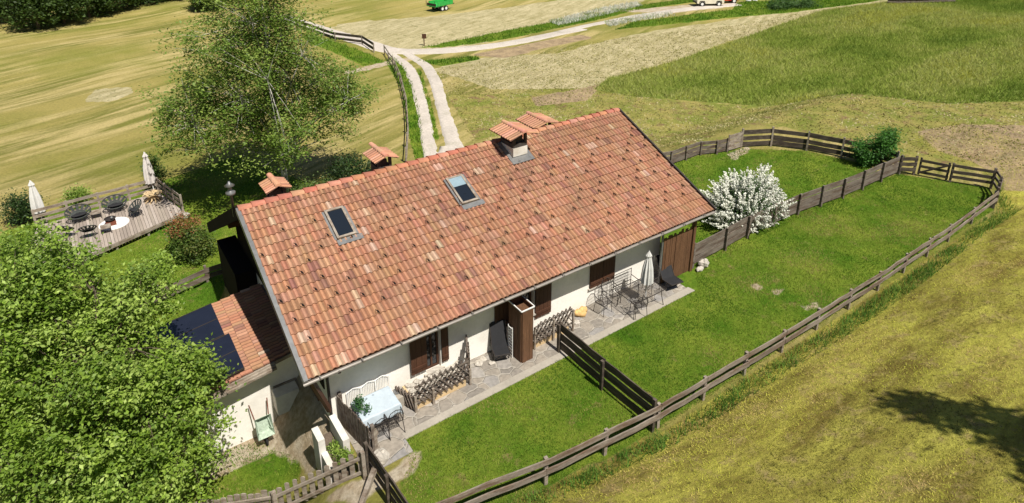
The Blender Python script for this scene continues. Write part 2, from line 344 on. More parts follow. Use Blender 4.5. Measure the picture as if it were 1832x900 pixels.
VERGE = [P((748, 86), (870, 62), (1000, 38), (1130, 12), (1250, -4), (1250, 3), (1130, 20), (1040, 42), (930, 66), (860, 77), (790, 85)), P((1320, 4), (1500, -5), (1580, 0), (1420, 22), (1300, 32), (1130, 50), (1100, 54), (1130, 40), (1250, 24), (1310, 18)),
         P((702, 100), (722, 117), (738, 150), (750, 194), (757, 253), (762, 285), (745, 295), (728, 230), (718, 160), (690, 110)),
         P((752, 125), (760, 150), (774, 194), (786, 250), (776, 250), (766, 194), (754, 150), (746, 125)), P((560, 62), (620, 82), (668, 100), (690, 112), (650, 118), (560, 80), (540, 66)),
         P((745, 110), (850, 100), (860, 106), (790, 118))]
ROUGH = P((800, 170), (1060, 165), (1240, 182), (1900, 186), (1980, 260), (1900, 330), (1780, 300), (1600, 285), (1400, 225), (1230, 270), (1120, 200), (850, 250))
BROWN = [P((1640, 235), (1720, 222), (1850, 225), (1900, 300), (1900, 430), (1830, 440), (1800, 380), (1795, 320), (1740, 290), (1680, 270)), P((840, 98), (1040, 62), (1060, 68), (900, 104)),
         P((950, 175), (1080, 150), (1050, 180), (960, 190))]
DIRT = [P((1340, 512), (1362, 505), (1368, 515), (1350, 520)), P((1430, 548), (1460, 540), (1466, 552), (1440, 556)), P((1215, 690), (1240, 684), (1245, 692), (1225, 697)), P((762, 100), (690, 118), (620, 134), (615, 129), (690, 110), (745, 102)), P((1100, 20), (1240, 8), (1300, 14), (1200, 24)), P((560, 905), (655, 855), (700, 850), (640, 905)), P((1300, 275), (1340, 262), (1345, 268), (1310, 288)),
        [(-4.5, 2.75), (-.6, 2.75), (-.25, 2.1), (-.1, .9), (.2, .6), (1, .6), (1, 3.7), (-4.5, 3.7)], [(1.2, -1.5), (2.6, -1.3), (2.3, -1.75), (1.2, -1.95)], P((1375, 520), (1400, 515), (1410, 522), (1385, 528))]
HAYRIGHT = [P((1830, 330), (1900, 420), (1850, 520), (1650, 560), (1500, 640), (1640, 470), (1760, 400)), P((880, 905), (1000, 830), (1120, 790), (1200, 760), (1160, 820), (1000, 905))]
def axis(a, segs):
    r = [a]
    for b, st in segs:
        n = max(1, int(round((b - a) / st))); r += list(np.linspace(a, b, n + 1)[1:]); a = b
    return np.array(r)
gx = axis(-400, [(-60, 20), (-14, 1), (-8, .4), (36, .2), (60, .4), (130, .8), (400, 20)])
gy = axis(-80, [(-16, 4), (28, .2), (60, .4), (110, .8), (500, 20)])
X, Y = np.meshgrid(gx, gy, indexing='ij'); Z = H(X, Y)
nx, ny = X.shape
V = np.stack([X.ravel(), Y.ravel(), Z.ravel()], 1)
i = np.arange((nx - 1) * (ny - 1)); a = (i // (ny - 1)) * ny + i % (ny - 1)
Fq = np.stack([a, a + ny, a + ny + 1, a + 1], 1)
g = fast_mesh('meadow_ground', V, Fq, None, 'ground', smooth=True); tagit(g, kind='structure')
def attr(name, polys, w=1.0):
    m = np.zeros(X.shape, bool)
    for p in polys: m |= inpoly(X, Y, p)
    f = m.astype(float)
    f2 = f.copy(); f2[1:-1, 1:-1] = (f[1:-1, 1:-1] * 2 + f[:-2, 1:-1] + f[2:, 1:-1] + f[1:-1, :-2] + f[1:-1, 2:]) / 6
    at_ = g.data.attributes.new(name, 'FLOAT', 'POINT'); at_.data.foreach_set('value', (f2 * w).astype(np.float32).ravel())
attr('lawn', [LAWN_FRONT, LAWN_BACK, LAWN_SIDE, LAWN_LOW] + VERGE + [[(13.8, -.8), (23, 0), (23.5, 8), (16, 9.5), (13.8, 6)]]); attr('straw', STRAW); attr('tall', [TALL])
attr('rough', [ROUGH] + HAYRIGHT); attr('slope', [[(-14, -2.5), (1.45, -3.7), (4.6, -4.3), (8.4, -4.65), (31, -4.6), (33.4, -3.8), (35, -5), (48, -8), (60, -40), (-14, -40)]]); attr('brown', BROWN); attr('dirt', DIRT)

def ribbon(name, pts, w, m, lift=.03, jit=.12, step=.5):
    """strip that follows the ground along a centre line (x, y)"""
    pts = np.array(pts, float); d = np.r_[0, np.cumsum(np.hypot(*np.diff(pts, axis=0).T))]; n = int(d[-1] / step) + 2; t = np.linspace(0, d[-1], n)
    # smooth interpolation
    x = np.interp(t, d, pts[:, 0]); y = np.interp(t, d, pts[:, 1]); k = max(1, int(2 / step))
    def sm(q):
        p = np.pad(q, k, mode='reflect', reflect_type='odd'); return np.convolve(p, np.ones(2 * k + 1) / (2 * k + 1), 'valid')
    x = sm(x); y = sm(y); tx = np.gradient(x); ty = np.gradient(y); l = np.hypot(tx, ty) + 1e-9; nx_, ny_ = -ty / l, tx / l
    ww = w if hasattr(w, '__len__') else [w, w]; W_ = np.interp(t, [0, d[-1]], ww)
    us = np.linspace(-1, 1, 7); vs = []
    jl = sm(rng.normal(0, jit, n)) * 1.6; jr = sm(rng.normal(0, jit, n)) * 1.6; j1 = rng.normal(0, jit * .35, n); j2 = rng.normal(0, jit * .35, n)
    for i in range(n):
        for u_ in us:
            e = u_ * W_[i] / 2 + (jl[i] + j1[i] if u_ == -1 else jr[i] + j2[i] if u_ == 1 else 0)
            px_, py_ = x[i] + nx_[i] * e, y[i] + ny_[i] * e
            vs.append((px_, py_, 0))
    vs = np.array(vs); vs[:, 2] = H(vs[:, 0], vs[:, 1]) + lift + .0
    edge = np.tile((np.abs(us) == 1), n); vs[edge, 2] -= lift + .05
    fs = np.array([(i * 7 + k, (i + 1) * 7 + k, (i + 1) * 7 + k + 1, i * 7 + k + 1) for i in range(n - 1) for k in range(6)])
    o = fast_mesh(name, vs, fs[:, ::-1], None, m, base=tuple(vs[0]), smooth=True); return tagit(o, kind='structure')
def off(pts, a): return pts
ribbon('gravel_road', P((500, 30), (560, 48), (620, 66), (670, 83), (700, 92), (740, 93), (800, 91), (860, 85), (930, 75), (1040, 52)), [2.7, 2.5], 'gravel', lift=.05)
ribbon('gravel_road', P((1000, 58), (1060, 44), (1130, 30), (1200, 20), (1250, 14), (1320, 8)), [1.5, 2.4], 'gravel', lift=.065)
ribbon('wheel_track', P((695, 92), (730, 117), (744, 150), (757, 194), (765, 253), (772, 285), (780, 330)), [1.1, 1.1], 'gravel', lift=.062)
ribbon('wheel_track', P((728, 96), (766, 117), (780, 150), (792, 194), (808, 253), (826, 290), (850, 330)), [1.1, 1.3], 'gravel', lift=.072)
ribbon('gravel_yard', P((798, 262), (804, 282), (810, 305), (814, 335)), [1.2, 4.6], 'gravel', lift=.045, step=.3)

# ------------------------------------------------------------------ patio
def slab(name, poly, z0, z1, m):
    o = MB().prism(poly, z0, z1).build(name, m); return tagit(o, kind='structure')
slab('stone_patio', [(1.0, .87), (1.0, -.9), (1.25, -1.30), (2.28, -1.28), (2.30, -.55), (14.2, -.45), (14.25, .5), (14.1, .87)], -.12, .03, 'paving')
slab('concrete_edge', [(2.30, -.80), (14.35, -.74), (14.3, -.452), (2.303, -.552)], -.12, .026, 'concrete')
slab('patio_step', [(1.2, -1.62), (2.22, -1.55), (2.28, -1.284), (1.2, -1.31)], -.15, -.06, 'concrete')

# ------------------------------------------------------------------ farmhouse
EZ, RY, RZ = 2.6, 5.54, 5.10
SL = (RZ - EZ) / RY; LEN = sqrt(RY ** 2 + (RZ - EZ) ** 2); RX = 16.0
BY = 12.45; BZ = 1.32; BSL = (RZ - BZ) / (BY - RY)
house = thing('farmhouse', (7.6, 5.5, -1.8), 'white plastered farmhouse with long terracotta tiled gable roof', 'farmhouse')
WY0, WX0, WX1, WYB = .87, .85, 14.05, 11.2
def wallpoly():
    m = MB()
    ops = [(3.84, 4.36, .3, 2.15), (7.05, 7.95, .75, 2.2), (10.45, 11.6, .76, 2.2)]
    xs = [WX0]
    for a_, b_, z0, z1 in ops: xs += [a_, b_]
    xs.append(WX1); top = EZ + SL * WY0 - .12
    for k in range(0, len(xs), 2): m.bx(xs[k], xs[k + 1], WY0, WY0 + .35, -1.8, top)
    for a_, b_, z0, z1 in ops:
        m.bx(a_, b_, WY0 + .004, WY0 + .346, -1.8, z0); m.bx(a_, b_, WY0 + .004, WY0 + .346, z1, top - .004)
    for x in (WX0, WX1 - .35):                               # gable walls follow the roof
        y0, y1 = WY0 + .35, WYB; zf = lambda y: (EZ + SL * y if y < RY else RZ - BSL * (y - RY)) - .12
        pr = [(y0, -1.85), (y1, -1.85), (y1, zf(y1)), (RY, zf(RY)), (y0, zf(y0))]; n = 5
        m.add([(x, y, z) for y, z in pr] + [(x + .35, y, z) for y, z in pr], [tuple(range(n)), tuple(range(2 * n - 1, n - 1, -1))] + [(i, n + i, n + (i + 1) % n, (i + 1) % n) for i in range(n)])
    m.bx(WX0 + .35, WX1 - .35, WYB - .35, WYB, -1.8, RZ - BSL * (WYB - RY) - .13)
    m.bx(WX0 + .36, WX1 - .36, WY0 + .36, WYB - .36, -.2, 0.0)
    return m
wallpoly().build('wall', 'plaster', house)

def tile_roof(m, x0, x1, org, sdir, ndir, L, nc, colpick, pitch=None, notch=True, dark=.0, xdir=(1, 0, 0), amp=.056):
    """tiles laid in courses from the eave upwards; each tile its own curved piece"""
    xdir = np.array(xdir, float); org = np.array(org, float); sdir = np.array(sdir, float); ndir = np.array(ndir, float)
    n = int(round((x1 - x0) / .164)); pw = (x1 - x0) / n; cl = L / nc; K = 6
    for j in range(nc):
        rowj = random.uniform(-.008, .008); pc = None
        for i in range(n):
            if i % 2 == j % 2 or pc is None or random.random() < .6: pc = colpick(i / n, j / nc)
            c = tuple(q * random.uniform(.93, 1.07) for q in pc)
            xa = x0 + i * pw; s0 = j * cl + rowj + random.uniform(-.006, .006); s1 = (j + 1) * cl + .03
            lift = .040 + random.uniform(0, .008); vs = []
            for (s_, hh) in ((s0, lift), (s1, .004)):
                for k in range(K + 1):
                    u_ = k / K; prof = (0, .78, 1.0, .80, .22, .0, 0)[k] * amp
                    vs.append(org + xdir * (xa + u_ * pw) + sdir * s_ + ndir * (prof + hh))
            for k in range(K + 1): vs.append(vs[k] - ndir * (.042))
            fs = [(k, k + 1, K + 2 + k, K + 1 + k) for k in range(K)] + [(2 * K + 2 + k, 2 * K + 3 + k, k + 1, k) for k in range(K)]
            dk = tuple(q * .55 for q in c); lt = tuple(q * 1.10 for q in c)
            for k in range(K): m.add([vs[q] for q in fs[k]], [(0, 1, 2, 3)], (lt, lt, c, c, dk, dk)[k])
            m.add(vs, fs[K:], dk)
            if notch and 2 < j < nc - 3 and (i + (j % 2) * 3 + (j // 2) * 1) % 6 == 0 and random.random() < (.85 if (j % 4 != 1) else .35):
                q = org + xdir * (xa + .36 * pw) + sdir * (s0 + .02) + ndir * (amp + lift - .012); w_ = .048; l_ = .13; hgt = .04
                m.add([q - xdir * w_, q + xdir * w_, q + sdir * l_ + xdir * .012, q + sdir * l_ - xdir * .012, q - xdir * w_ + ndir * hgt, q + xdir * w_ + ndir * hgt, q + sdir * l_ + ndir * (hgt * .5)],
                      [(0, 1, 5, 4), (0, 4, 6, 3), (1, 2, 6, 5)], c, 1)
                m.add([q + xdir * .02 + ndir * .004, q + xdir * .085 - sdir * .015 - ndir * .012, q + xdir * .06 + sdir * .085 - ndir * .006, q + sdir * .10 + ndir * .006], [(0, 1, 2, 3)], c, 1)
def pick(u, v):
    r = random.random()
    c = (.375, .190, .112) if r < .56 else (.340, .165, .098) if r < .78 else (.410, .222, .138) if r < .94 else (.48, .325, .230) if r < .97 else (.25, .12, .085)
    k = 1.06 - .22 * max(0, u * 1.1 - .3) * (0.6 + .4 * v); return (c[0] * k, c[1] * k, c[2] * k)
s_up = np.array([0, cos(math.atan(SL)), sin(math.atan(SL))]); n_up = np.array([0, -s_up[2], s_up[1]])
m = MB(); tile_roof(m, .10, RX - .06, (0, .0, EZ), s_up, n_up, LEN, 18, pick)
roof_front = m.build('roof', ['tile', 'tiledark'], house, smooth=False)
m = MB(); b_up = np.array([0, -(BY - RY), RZ - BZ]); bl = np.linalg.norm(b_up); b_up = b_up / bl; bn = np.array([0, b_up[2], -b_up[1]])
bn = bn if bn[2] > 0 else -bn
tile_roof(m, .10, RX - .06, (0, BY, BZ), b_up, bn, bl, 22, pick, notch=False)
tagit(m.build('roof', ['tile', 'tiledark'], house), label='rear slope of the tiled roof')
# roof slab (timber under the tiles)
m = MB()
def slabpoly(y0, z0, y1, z1, t=.10, x0=.06, x1=RX - .02):
    m.add([(x, y, z) for x in (x0, x1) for y, z in ((y0, z0), (y1, z1), (y1, z1 - t), (y0, z0 - t))], [(0, 1, 2, 3), (7, 6, 5, 4), (0, 4, 5, 1), (1, 5, 6, 2), (2, 6, 7, 3), (3, 7, 4, 0)])
slabpoly(.03, EZ - .012, RY, RZ - .03); slabpoly(BY - .03, BZ - .03, RY + .002, RZ - .032)
for x in np.arange(.5, 15.9, .78):
    m.beam((x, .12, EZ - .17 + SL * .12), (x, RY - .1, RZ - .22), .1, .14); m.beam((x, BY - .12, BZ - .13), (x, RY + .1, RZ - .25), .1, .14)
for y in (.9, 3.2, RY, 8.5):
    z = (EZ + SL * y if y < RY else RZ - BSL * (y - RY)) - .36; m.beam((.15, y, z), (RX - .15, y, z), .18, .2)
m.build('eave_rafters', 'brown', house)
# ridge tiles
m = MB(); x = .08; 
while x < RX - .05:
    l = .43; c = tuple(q * random.uniform(.88, 1.05) for q in random.choice([(.48, .20, .12), (.43, .16, .10), (.52, .25, .16)])); vs = []
    for xx, r, dz in ((x - .03, .145, .03), (x + l, .12, 0)):
        for k in range(9):
            a_ = pi * k / 8; vs.append((min(xx, RX), RY - r * cos(a_) * 1.15, RZ - .02 + dz + r * sin(a_) * .72))
    m.add(vs, [(k, k + 1, 10 + k, 9 + k) for k in range(8)] + [tuple(range(9))], c); x += l - .02
m.build('ridge_tiles', 'tile', house, smooth=True)
# verge flashing on the left rake, barge on the right, gutter
m = MB(); 
for (y0, z0, y1, z1) in ((-.02, EZ, RY, RZ),):
    m.beam((0.035, y0, z0 - .03), (.035, y1, z1 - .03), .10, .20); m.beam((.11, y0, z0 + .028), (.11, y1, z1 + .028), .13, .025)
m.build('verge_flashing', 'metal', house)
m = MB(); m.beam((.03, RY, RZ - .12), (.03, BY, BZ - .12), .08, .42); m.build('barge_board', 'shadewood', house)  # rear barge, its shaded side painted near black
m = MB()
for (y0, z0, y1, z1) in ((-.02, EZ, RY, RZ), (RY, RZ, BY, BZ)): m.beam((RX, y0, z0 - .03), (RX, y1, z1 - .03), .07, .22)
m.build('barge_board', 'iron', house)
m = MB(); vs = []; n = 40
for i in range(n + 1):
    x = -.03 + (RX + .06) * i / n; dz = -.02 + .006 * sin(i * .9)
    for r in (.060, .048):
        for k in range(7): a_ = pi * k / 6; vs.append((x, -.05 - r * cos(a_), EZ - .015 + dz - r * sin(a_)))
fs = []
for i in range(n):
    q = i * 14
    for k in range(6): fs += [(q + k, q + k + 1, q + 15 + k, q + 14 + k), (q + 7 + k, q + 21 + k, q + 22 + k, q + 8 + k)]
    fs += [(q, q + 14, q + 21, q + 7), (q + 6, q + 13, q + 27, q + 20)]
m.add(vs, fs)
for x in np.arange(.4, 16, 1.15): m.box((x, -.04, EZ - .005), (.03, .19, .02))
m.build('gutter', 'gutter', house)
m = MB(); m.tube([(WX0 + .06, -.06, 2.5), (WX0 + .02, .3, 2.38), (WX0 - .05, .78, 2.2), (WX0 - .05, .80, .15)], .045, 8)
m.build('downpipe', 'iron', house)
m = MB(); m.beam((.22, .12, 2.42), (WX0 - .08, .80, .62), .11, .13); m.build('eave_strut', 'brown', house)
# windows with shutters
def window(x0, x1, z0, z1, glass=True):
    m = MB(); t = .07
    m.bx(x0, x0 + t, WY0 + .12, WY0 + .2, z0, z1); m.bx(x1 - t, x1, WY0 + .12, WY0 + .2, z0, z1); m.bx(x0 + t, x1 - t, WY0 + .12, WY0 + .2, z1 - t, z1); m.bx(x0 + t, x1 - t, WY0 + .12, WY0 + .2, z0, z0 + t)
    xm = (x0 + x1) / 2; m.bx(xm - .03, xm + .03, WY0 + .12, WY0 + .2, z0 + t, z1 - t)
    w = m.build('window', 'brown', house); MB().bx(x0 + t, x1 - t, WY0 + .15, WY0 + .17, z0 + t, z1 - t).build('pane', 'glassy', w); return w
def shutter(x0, x1, z0, z1, y=WY0 - .05, lab=None):
    m = MB(); n = max(2, int((x1 - x0) / .14)); w = (x1 - x0) / n
    for k in range(n): m.bx(x0 + k * w + .004, x0 + (k + 1) * w - .004, y - .02, y + .03, z0, z1)
    for z in (z0 + .2, z1 - .2): m.bx(x0 + .02, x1 - .02, y - .045, y - .022, z - .05, z + .05)
    return m.build('shutter', 'brown', house)
window(3.85, 4.35, .31, 2.14); shutter(3.30, 3.84, .55, 2.2, WY0 - .10); shutter(4.38, 4.62, .5, 2.2)
window(7.06, 7.94, .76, 2.19); shutter(6.35, 7.0, .76, 2.2); shutter(7.98, 8.66, .55, 2.2)
m = MB(); shutter(10.43, 11.02, .76, 2.2); shutter(11.03, 11.62, .76, 2.2)
for (a_, b_, z) in ((3.75, 4.45, .26), (6.95, 8.05, .70), (10.38, 11.66, .70)): MB().bx(a_, b_, WY0 - .08, WY0 + .1, z, z + .05).build('sill', 'stone', house)
d = MB().bx(WX0 - .04, WX0 - .005, 2.05, 3.0, -1.6, .35).build('door', 'brown', house); MB().bx(WX0 - .08, WX0 - .04, 2.12, 2.2, -.6, -.5).build('handle', 'iron', d)
MB().bx(WX0 - .12, WX0 - .005, 5.4, 6.3, -.2, 1.0).build('shutter', 'brown', house)
MB().bx(.12, .84, 8.6, 11.6, -1.8, 1.0).build('shade_block', 'shadewood', house)  # plain black box added to fill the dark shade beside the rear gable
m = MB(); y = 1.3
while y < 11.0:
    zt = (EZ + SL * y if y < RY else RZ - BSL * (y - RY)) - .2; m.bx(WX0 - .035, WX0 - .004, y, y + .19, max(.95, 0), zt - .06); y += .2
m.build('gable_boards', 'shadewood', house)  # dark cladding, blackened further to stand for the gable's shade
# skylights
def on_roof(x, s, hgt): return np.array([x, 0, EZ]) + s_up * s + n_up * hgt
def skylight(x0, x1, s0, s1, blind):
    AX = (np.array([1, 0, 0.]), s_up, n_up); hh = .12
    m = MB(); t = .07
    m.box(on_roof((x0 + x1) / 2, s1 - t / 2, hh / 2 + .03), (x1 - x0, t, hh), AX); m.box(on_roof((x0 + x1) / 2, s0 + t / 2, hh / 2 + .03), (x1 - x0, t, hh), AX)
    for x in (x0 + t / 2, x1 - t / 2): m.box(on_roof(x, (s0 + s1) / 2, hh / 2 + .032), (t, s1 - s0 - 2 * t, hh), AX)
    sk = m.build('skylight', 'greywood', house)
    MB().box(on_roof((x0 + x1) / 2, (s0 + s1) / 2, .11), (x1 - x0 - 2 * t, s1 - s0 - 2 * t, .02), AX).build('glass', 'glassy', sk)
    if blind: MB().box(on_roof((x0 + x1) / 2, s1 - t - .2, .128), (x1 - x0 - 2 * t, .40, .012), AX).build('blind', 'blind', sk)
    m = MB(); m.box(on_roof((x0 + x1) / 2 + .06, s0 - .12, .075), (x1 - x0 + .2, .2, .03), AX); m.box(on_roof(x0 - .045, (s0 + s1) / 2, .075), (.07, s1 - s0, .04), AX); m.box(on_roof(x1 + .045, (s0 + s1) / 2, .075), (.07, s1 - s0, .04), AX)
    m.build('flashing', 'metal', sk)
skylight(2.36, 2.97, 3.83, 5.0, False); skylight(6.70, 7.36, 3.68, 4.92, True)
# chimneys
def chimney(x0, x1, y0, y1, zb, zc, rise, ex, ey, lab, shaft='brick', ridge_dx=0.0, foot=None):
    c = MB()
    c.bx(x0, x1, y0, y1, zb, zc - .34)
    for xx in (x0 + .05, x1 - .05):
        for yy in (y0 + .05, y1 - .05): c.bx(xx - .05, xx + .05, yy - .05, yy + .05, zc - .34, zc - .02)
    c.bx(x0 + .13, x1 - .13, y0 + .13, y1 - .13, zc - .34, zc - .1)
    ch = c.build('chimney', shaft, house, label=lab)
    if foot is not None: MB().bx(x0 - .012, x1 + .012, y0 - .012, y1 + .012, foot[0], foot[1]).build('plaster_band', 'plaster2', ch)
    xm = (x0 + x1) / 2; m = MB()
    for sgn in (-1, 1):
        sd = np.array([-sgn * ex, 0, rise]); ln = np.linalg.norm(sd); sd /= ln; nd = np.array([sgn * rise, 0, ex]); nd /= np.linalg.norm(nd)
        yl = (y1 - y0) + 2 * ey; o_ = np.array([xm + sgn * ex, y0 - ey, zc - .03])
        if sgn < 0: tile_roof(m, 0, yl, o_, sd, nd, ln, 1, pick, notch=False, xdir=(0, 1, 0), amp=.035)
        else: tile_roof(m, 0, yl, o_, sd, nd, ln, 1, pick, notch=False, xdir=(0, 1, 0), amp=.035)
        m.add([o_, o_ + np.array([0, yl, 0]), o_ + np.array([0, yl, 0]) + sd * ln, o_ + sd * ln], [(0, 1, 2, 3)], (.3, .15, .1))
    y = y0 - ey
    while y < y1 + ey - .05:
        l = .36; vs = []; cc = tuple(q * random.uniform(.9, 1.1) for q in (.55, .27, .18))
        for yy, r in ((y, .105), (y + l, .09)):
            for k in range(7): a_ = pi * k / 6; vs.append((xm - r * cos(a_), yy, zc + rise - .02 + r * sin(a_) * .8))
        m.add(vs, [(k, k + 1, 8 + k, 7 + k) for k in range(6)] + [tuple(range(7))], cc); y += l
    m.build('chimney_cap', ['tile', 'tiledark'], ch, smooth=False)
    return ch
ch = chimney(9.67, 10.30, 4.52, 5.35, 4.4, 5.62, .20, .66, .30, 'nearest roof chimney on the front slope, tiled cap over a pale band', foot=(4.78, 5.12))
m = MB(); AX = (np.array([1, 0, 0.]), s_up, n_up)
m.box(on_roof(9.98, 4.86, .09), (1.0, .32, .03), AX); m.box(on_roof(9.56, 5.3, .09), (.14, 1.2, .04), AX); m.box(on_roof(10.41, 5.3, .09), (.14, 1.2, .04), AX); m.build('flashing', 'metal', ch)
chimney(12.0, 12.75, 6.15, 7.05, 3.6, 5.0, .19, .64, .26, 'second chimney behind the ridge')
chimney(5.18, 5.72, 6.7, 7.4, 3.4, 5.0, .19, .46, .22, 'left middle chimney behind the ridge')
chimney(1.25, 1.78, 6.45, 7.05, 3.6, 5.0, .18, .40, .16, 'leftmost chimney behind the ridge')
t_ = MB(); t_.lathe((.02, 6.1, 4.6), [(.04, 0), (.04, .75), (.14, .78), (.15, .86), (.06, .92), (.05, 1.05), (.16, 1.08), (.05, 1.16), (.03, 1.22)], 12); t_.build('vent_pipe', 'metal', house, smooth=True)

# ------------------------------------------------------------------ outbuilding
ob = thing('outbuilding', (-1.8, 5.8, -1.8), 'low white annex with tiled lean-to roof against the left gable', 'outbuilding')
OBZ = .98; OBS = .13
m = MB(); m.bx(-4.6, .83, 3.6, 7.2, -1.85, .25)
m.add([(-4.6, 3.6, .252), (.83, 3.6, .252), (.83, 3.6, .95), (-4.6, 3.6, .25 + .002), (-4.6, 7.2, .252), (.83, 7.2, .252), (.83, 7.2, .95)], [(0, 1, 2), (4, 6, 5), (1, 5, 6, 2), (0, 2, 6, 4)])
m.build('wall', 'plaster', ob)
sx = np.array([1, 0, OBS]); sx /= np.linalg.norm(sx); nxv = np.array([-OBS, 0, 1]); nxv /= np.linalg.norm(nxv)
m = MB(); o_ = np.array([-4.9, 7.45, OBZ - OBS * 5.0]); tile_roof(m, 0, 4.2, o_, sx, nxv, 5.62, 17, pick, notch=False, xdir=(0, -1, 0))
m.build('roof', ['tile', 'tiledark'], ob)
m = MB(); z = lambda x: OBZ + OBS * (x - .1) - .03
m.add([(x, y, z(x) - dz) for x in (-4.9, .78) for y in (3.28, 7.44) for dz in (0, .12)], [(0, 2, 6, 4), (1, 5, 7, 3), (0, 4, 5, 1), (2, 3, 7, 6), (0, 1, 3, 2), (4, 6, 7, 5)])
for k, dy in enumerate((0, -.065, -.13)): m.beam((-4.9, 3.245 + dy, z(-4.9) - .02 - .05 * k), (.0, 3.245 + dy, z(.0) - .02 - .05 * k), .067, .07)
m.build('eave_board', 'greywood', ob)
for (px0, px1, py0, py1) in ((-2.72, -.82, 3.42, 5.3), (-2.72, -.95, 5.36, 7.3), (-4.7, -2.78, 3.42, 5.3), (-4.7, -2.78, 5.36, 7.3)):
    m = MB(); xm = (px0 + px1) / 2; m.box((xm, (py0 + py1) / 2, z(xm) + .17), (px1 - px0, py1 - py0, .05), (sx, np.array([0, 1, 0.]), nxv))
    p_ = m.build('solar_panel', 'panel', ob)
    for yy in (py0, (py0 + py1) / 2, py1): MB().box((xm, yy, z(xm) + .175), (px1 - px0, .03, .06), (sx, np.array([0, 1, 0.]), nxv)).build('frame_bar', 'iron', p_)
MB().bx(-.16, .55, 3.12, 3.598, -.95, -.25).build('porch_canopy', 'plaster2', ob)
m = MB().bx(-.1, .6, 3.54, 3.597, -1.8, -.2); d = m.build('door', 'greywood', ob); MB().bx(.45, .5, 3.5, 3.54, -1.0, -.85).build('handle', 'iron', d)

# ------------------------------------------------------------------ fences
def zf(x, y): return h1(x, y)
def rail_fence(name, label, pts, rails, post_h=1.1, spacing=2.0, m='fence', pm=None, rh=.15, group=None, cat='fence', side=0.06, posts_side=0, pw=.10, jit=.012, split=True, drop=0.0):
    pts = [np.array(p, float) for p in pts]; c = pts[0]
    t = thing(name, (c[0], c[1], zf(*c)), label, cat, group)
    nodes = []
    for a_, b_ in zip(pts[:-1], pts[1:]):
        n = max(1, int(round(np.linalg.norm(b_ - a_) / spacing)))
        for k in range(n): nodes.append(a_ + (b_ - a_) * k / n)
    nodes.append(pts[-1])
    for i, p in enumerate(nodes):
        d = nodes[min(i + 1, len(nodes) - 1)] - nodes[max(i - 1, 0)]; d /= np.linalg.norm(d); nn = np.array([-d[1], d[0]])
        z = zf(*p); q = p + nn * posts_side; hh = post_h + random.uniform(-.04, .06); lean = np.array([random.uniform(-.02, .02), random.uniform(-.02, .02)])
        MB().beam((q[0], q[1], z - .25), (q[0] + lean[0], q[1] + lean[1], z + hh), pw, pw * .9, up=(nn[0], nn[1], 0), seg=3, jit=.006).build('post', pm or m, t)
    for i in range(len(nodes) - 1):
        a_, b_ = nodes[i], nodes[i + 1]; d = (b_ - a_) / np.linalg.norm(b_ - a_); nn = np.array([-d[1], d[0]])
        for r in rails:
            za = zf(*a_) + r + random.uniform(-.02, .02); zb = zf(*b_) + r + random.uniform(-.02, .02)
            e = d * .04; o_ = nn * side
            MB().beam((a_[0] - e[0] + o_[0], a_[1] - e[1] + o_[1], za - drop), (b_[0] + e[0] + o_[0], b_[1] + e[1] + o_[1], zb - drop), .035, rh * random.uniform(.9, 1.1), seg=4, jit=jit).build('rail', m, t)
    return t
rail_fence('board_fence', 'long weathered board fence along the foot of the mown slope', [(-.6, -3.1), (1.45, -3.62), (4.6, -4.2), (8.35, -4.55), (14, -4.68), (20, -4.72), (26, -4.62), (31.0, -4.40)], (.52, .86), post_h=.86, spacing=2.25, side=-.05, posts_side=.06, m='longrail', pm='greywood', rh=.17, jit=.022)
rail_fence('board_fence', 'short curved end of the enclosure fence at the far right corner', [(31.0, -4.40), (32.4, -4.0), (33.25, -3.45)], (.35, .65, .95), spacing=.8, side=-.07)
rail_fence('board_fence', 'dark board fence between the garden gate and the far right corner', [(32.35, -1.95), (33.22, -3.45)], (.35, .65, .95), spacing=2, side=-.06, m='darkfence', pm='fence')
rail_fence('board_fence', 'two short dark panels left of the garden gate', [(31.17, .03), (31.75, -.45)], (.3, .6, .92), spacing=1.2, side=-.05, m='darkfence', pm='fence', rh=.18)
rail_fence('board_fence', 'straight board fence dividing the two lawns behind the white bush', [(15.45, .36), (17.6, .45), (19.2, .55), (22.85, .5), (26.1, .2), (31.17, .03)], (.25, .56, .88), spacing=1.75, side=.06, posts_side=-.02, rh=.27, jit=.01)
rail_fence('board_fence', 'dark three-rail fence along the far edge of the upper lawn', [(27.4, 7.0), (29.0, 6.15), (30.1, 4.6), (30.8, 2.95), (31.3, 1.6), (31.3, .3)], (.22, .55, .95), spacing=1.75, side=.06, m='darkfence', pm='greywood', rh=.26, post_h=1.15)
rail_fence('board_fence', 'low board fence from the house corner to the upper lawn gate', [(19.9, 8.1), (22.2, 7.6), (24.63, 7.62), (25.5, 7.2), (26.2, 7.05)], (.2, .45, .72), post_h=.85, spacing=1.2, side=.06, rh=.22)
rail_fence('board_fence', 'dark tall board fence splitting the front lawn from patio to slope', [(8.0, -.45), (8.03, -2.5), (8.12, -4.5)], (.26, .62, .98), post_h=1.12, spacing=2.05, side=.06, m='darkfence', pm='darkfence', rh=.27)
rail_fence('board_fence', 'dark board fence running from the picket corner out of the frame', [(1.0, -1.25), (1.05, -2.4), (1.1, -3.5)], (.28, .60, .9), post_h=1.0, spacing=1.4, side=.05, m='darkfence', pm='darkfence', rh=.2)
rail_fence('board_fence', 'old dark board fence on the side lawn below the deck', [(-5.2, 12.6), (-2.2, 12.9), (-.3, 13.2), (1.1, 13.3)], (.25, .55), post_h=.8, spacing=1.5, side=-.05, m='fence', rh=.2)
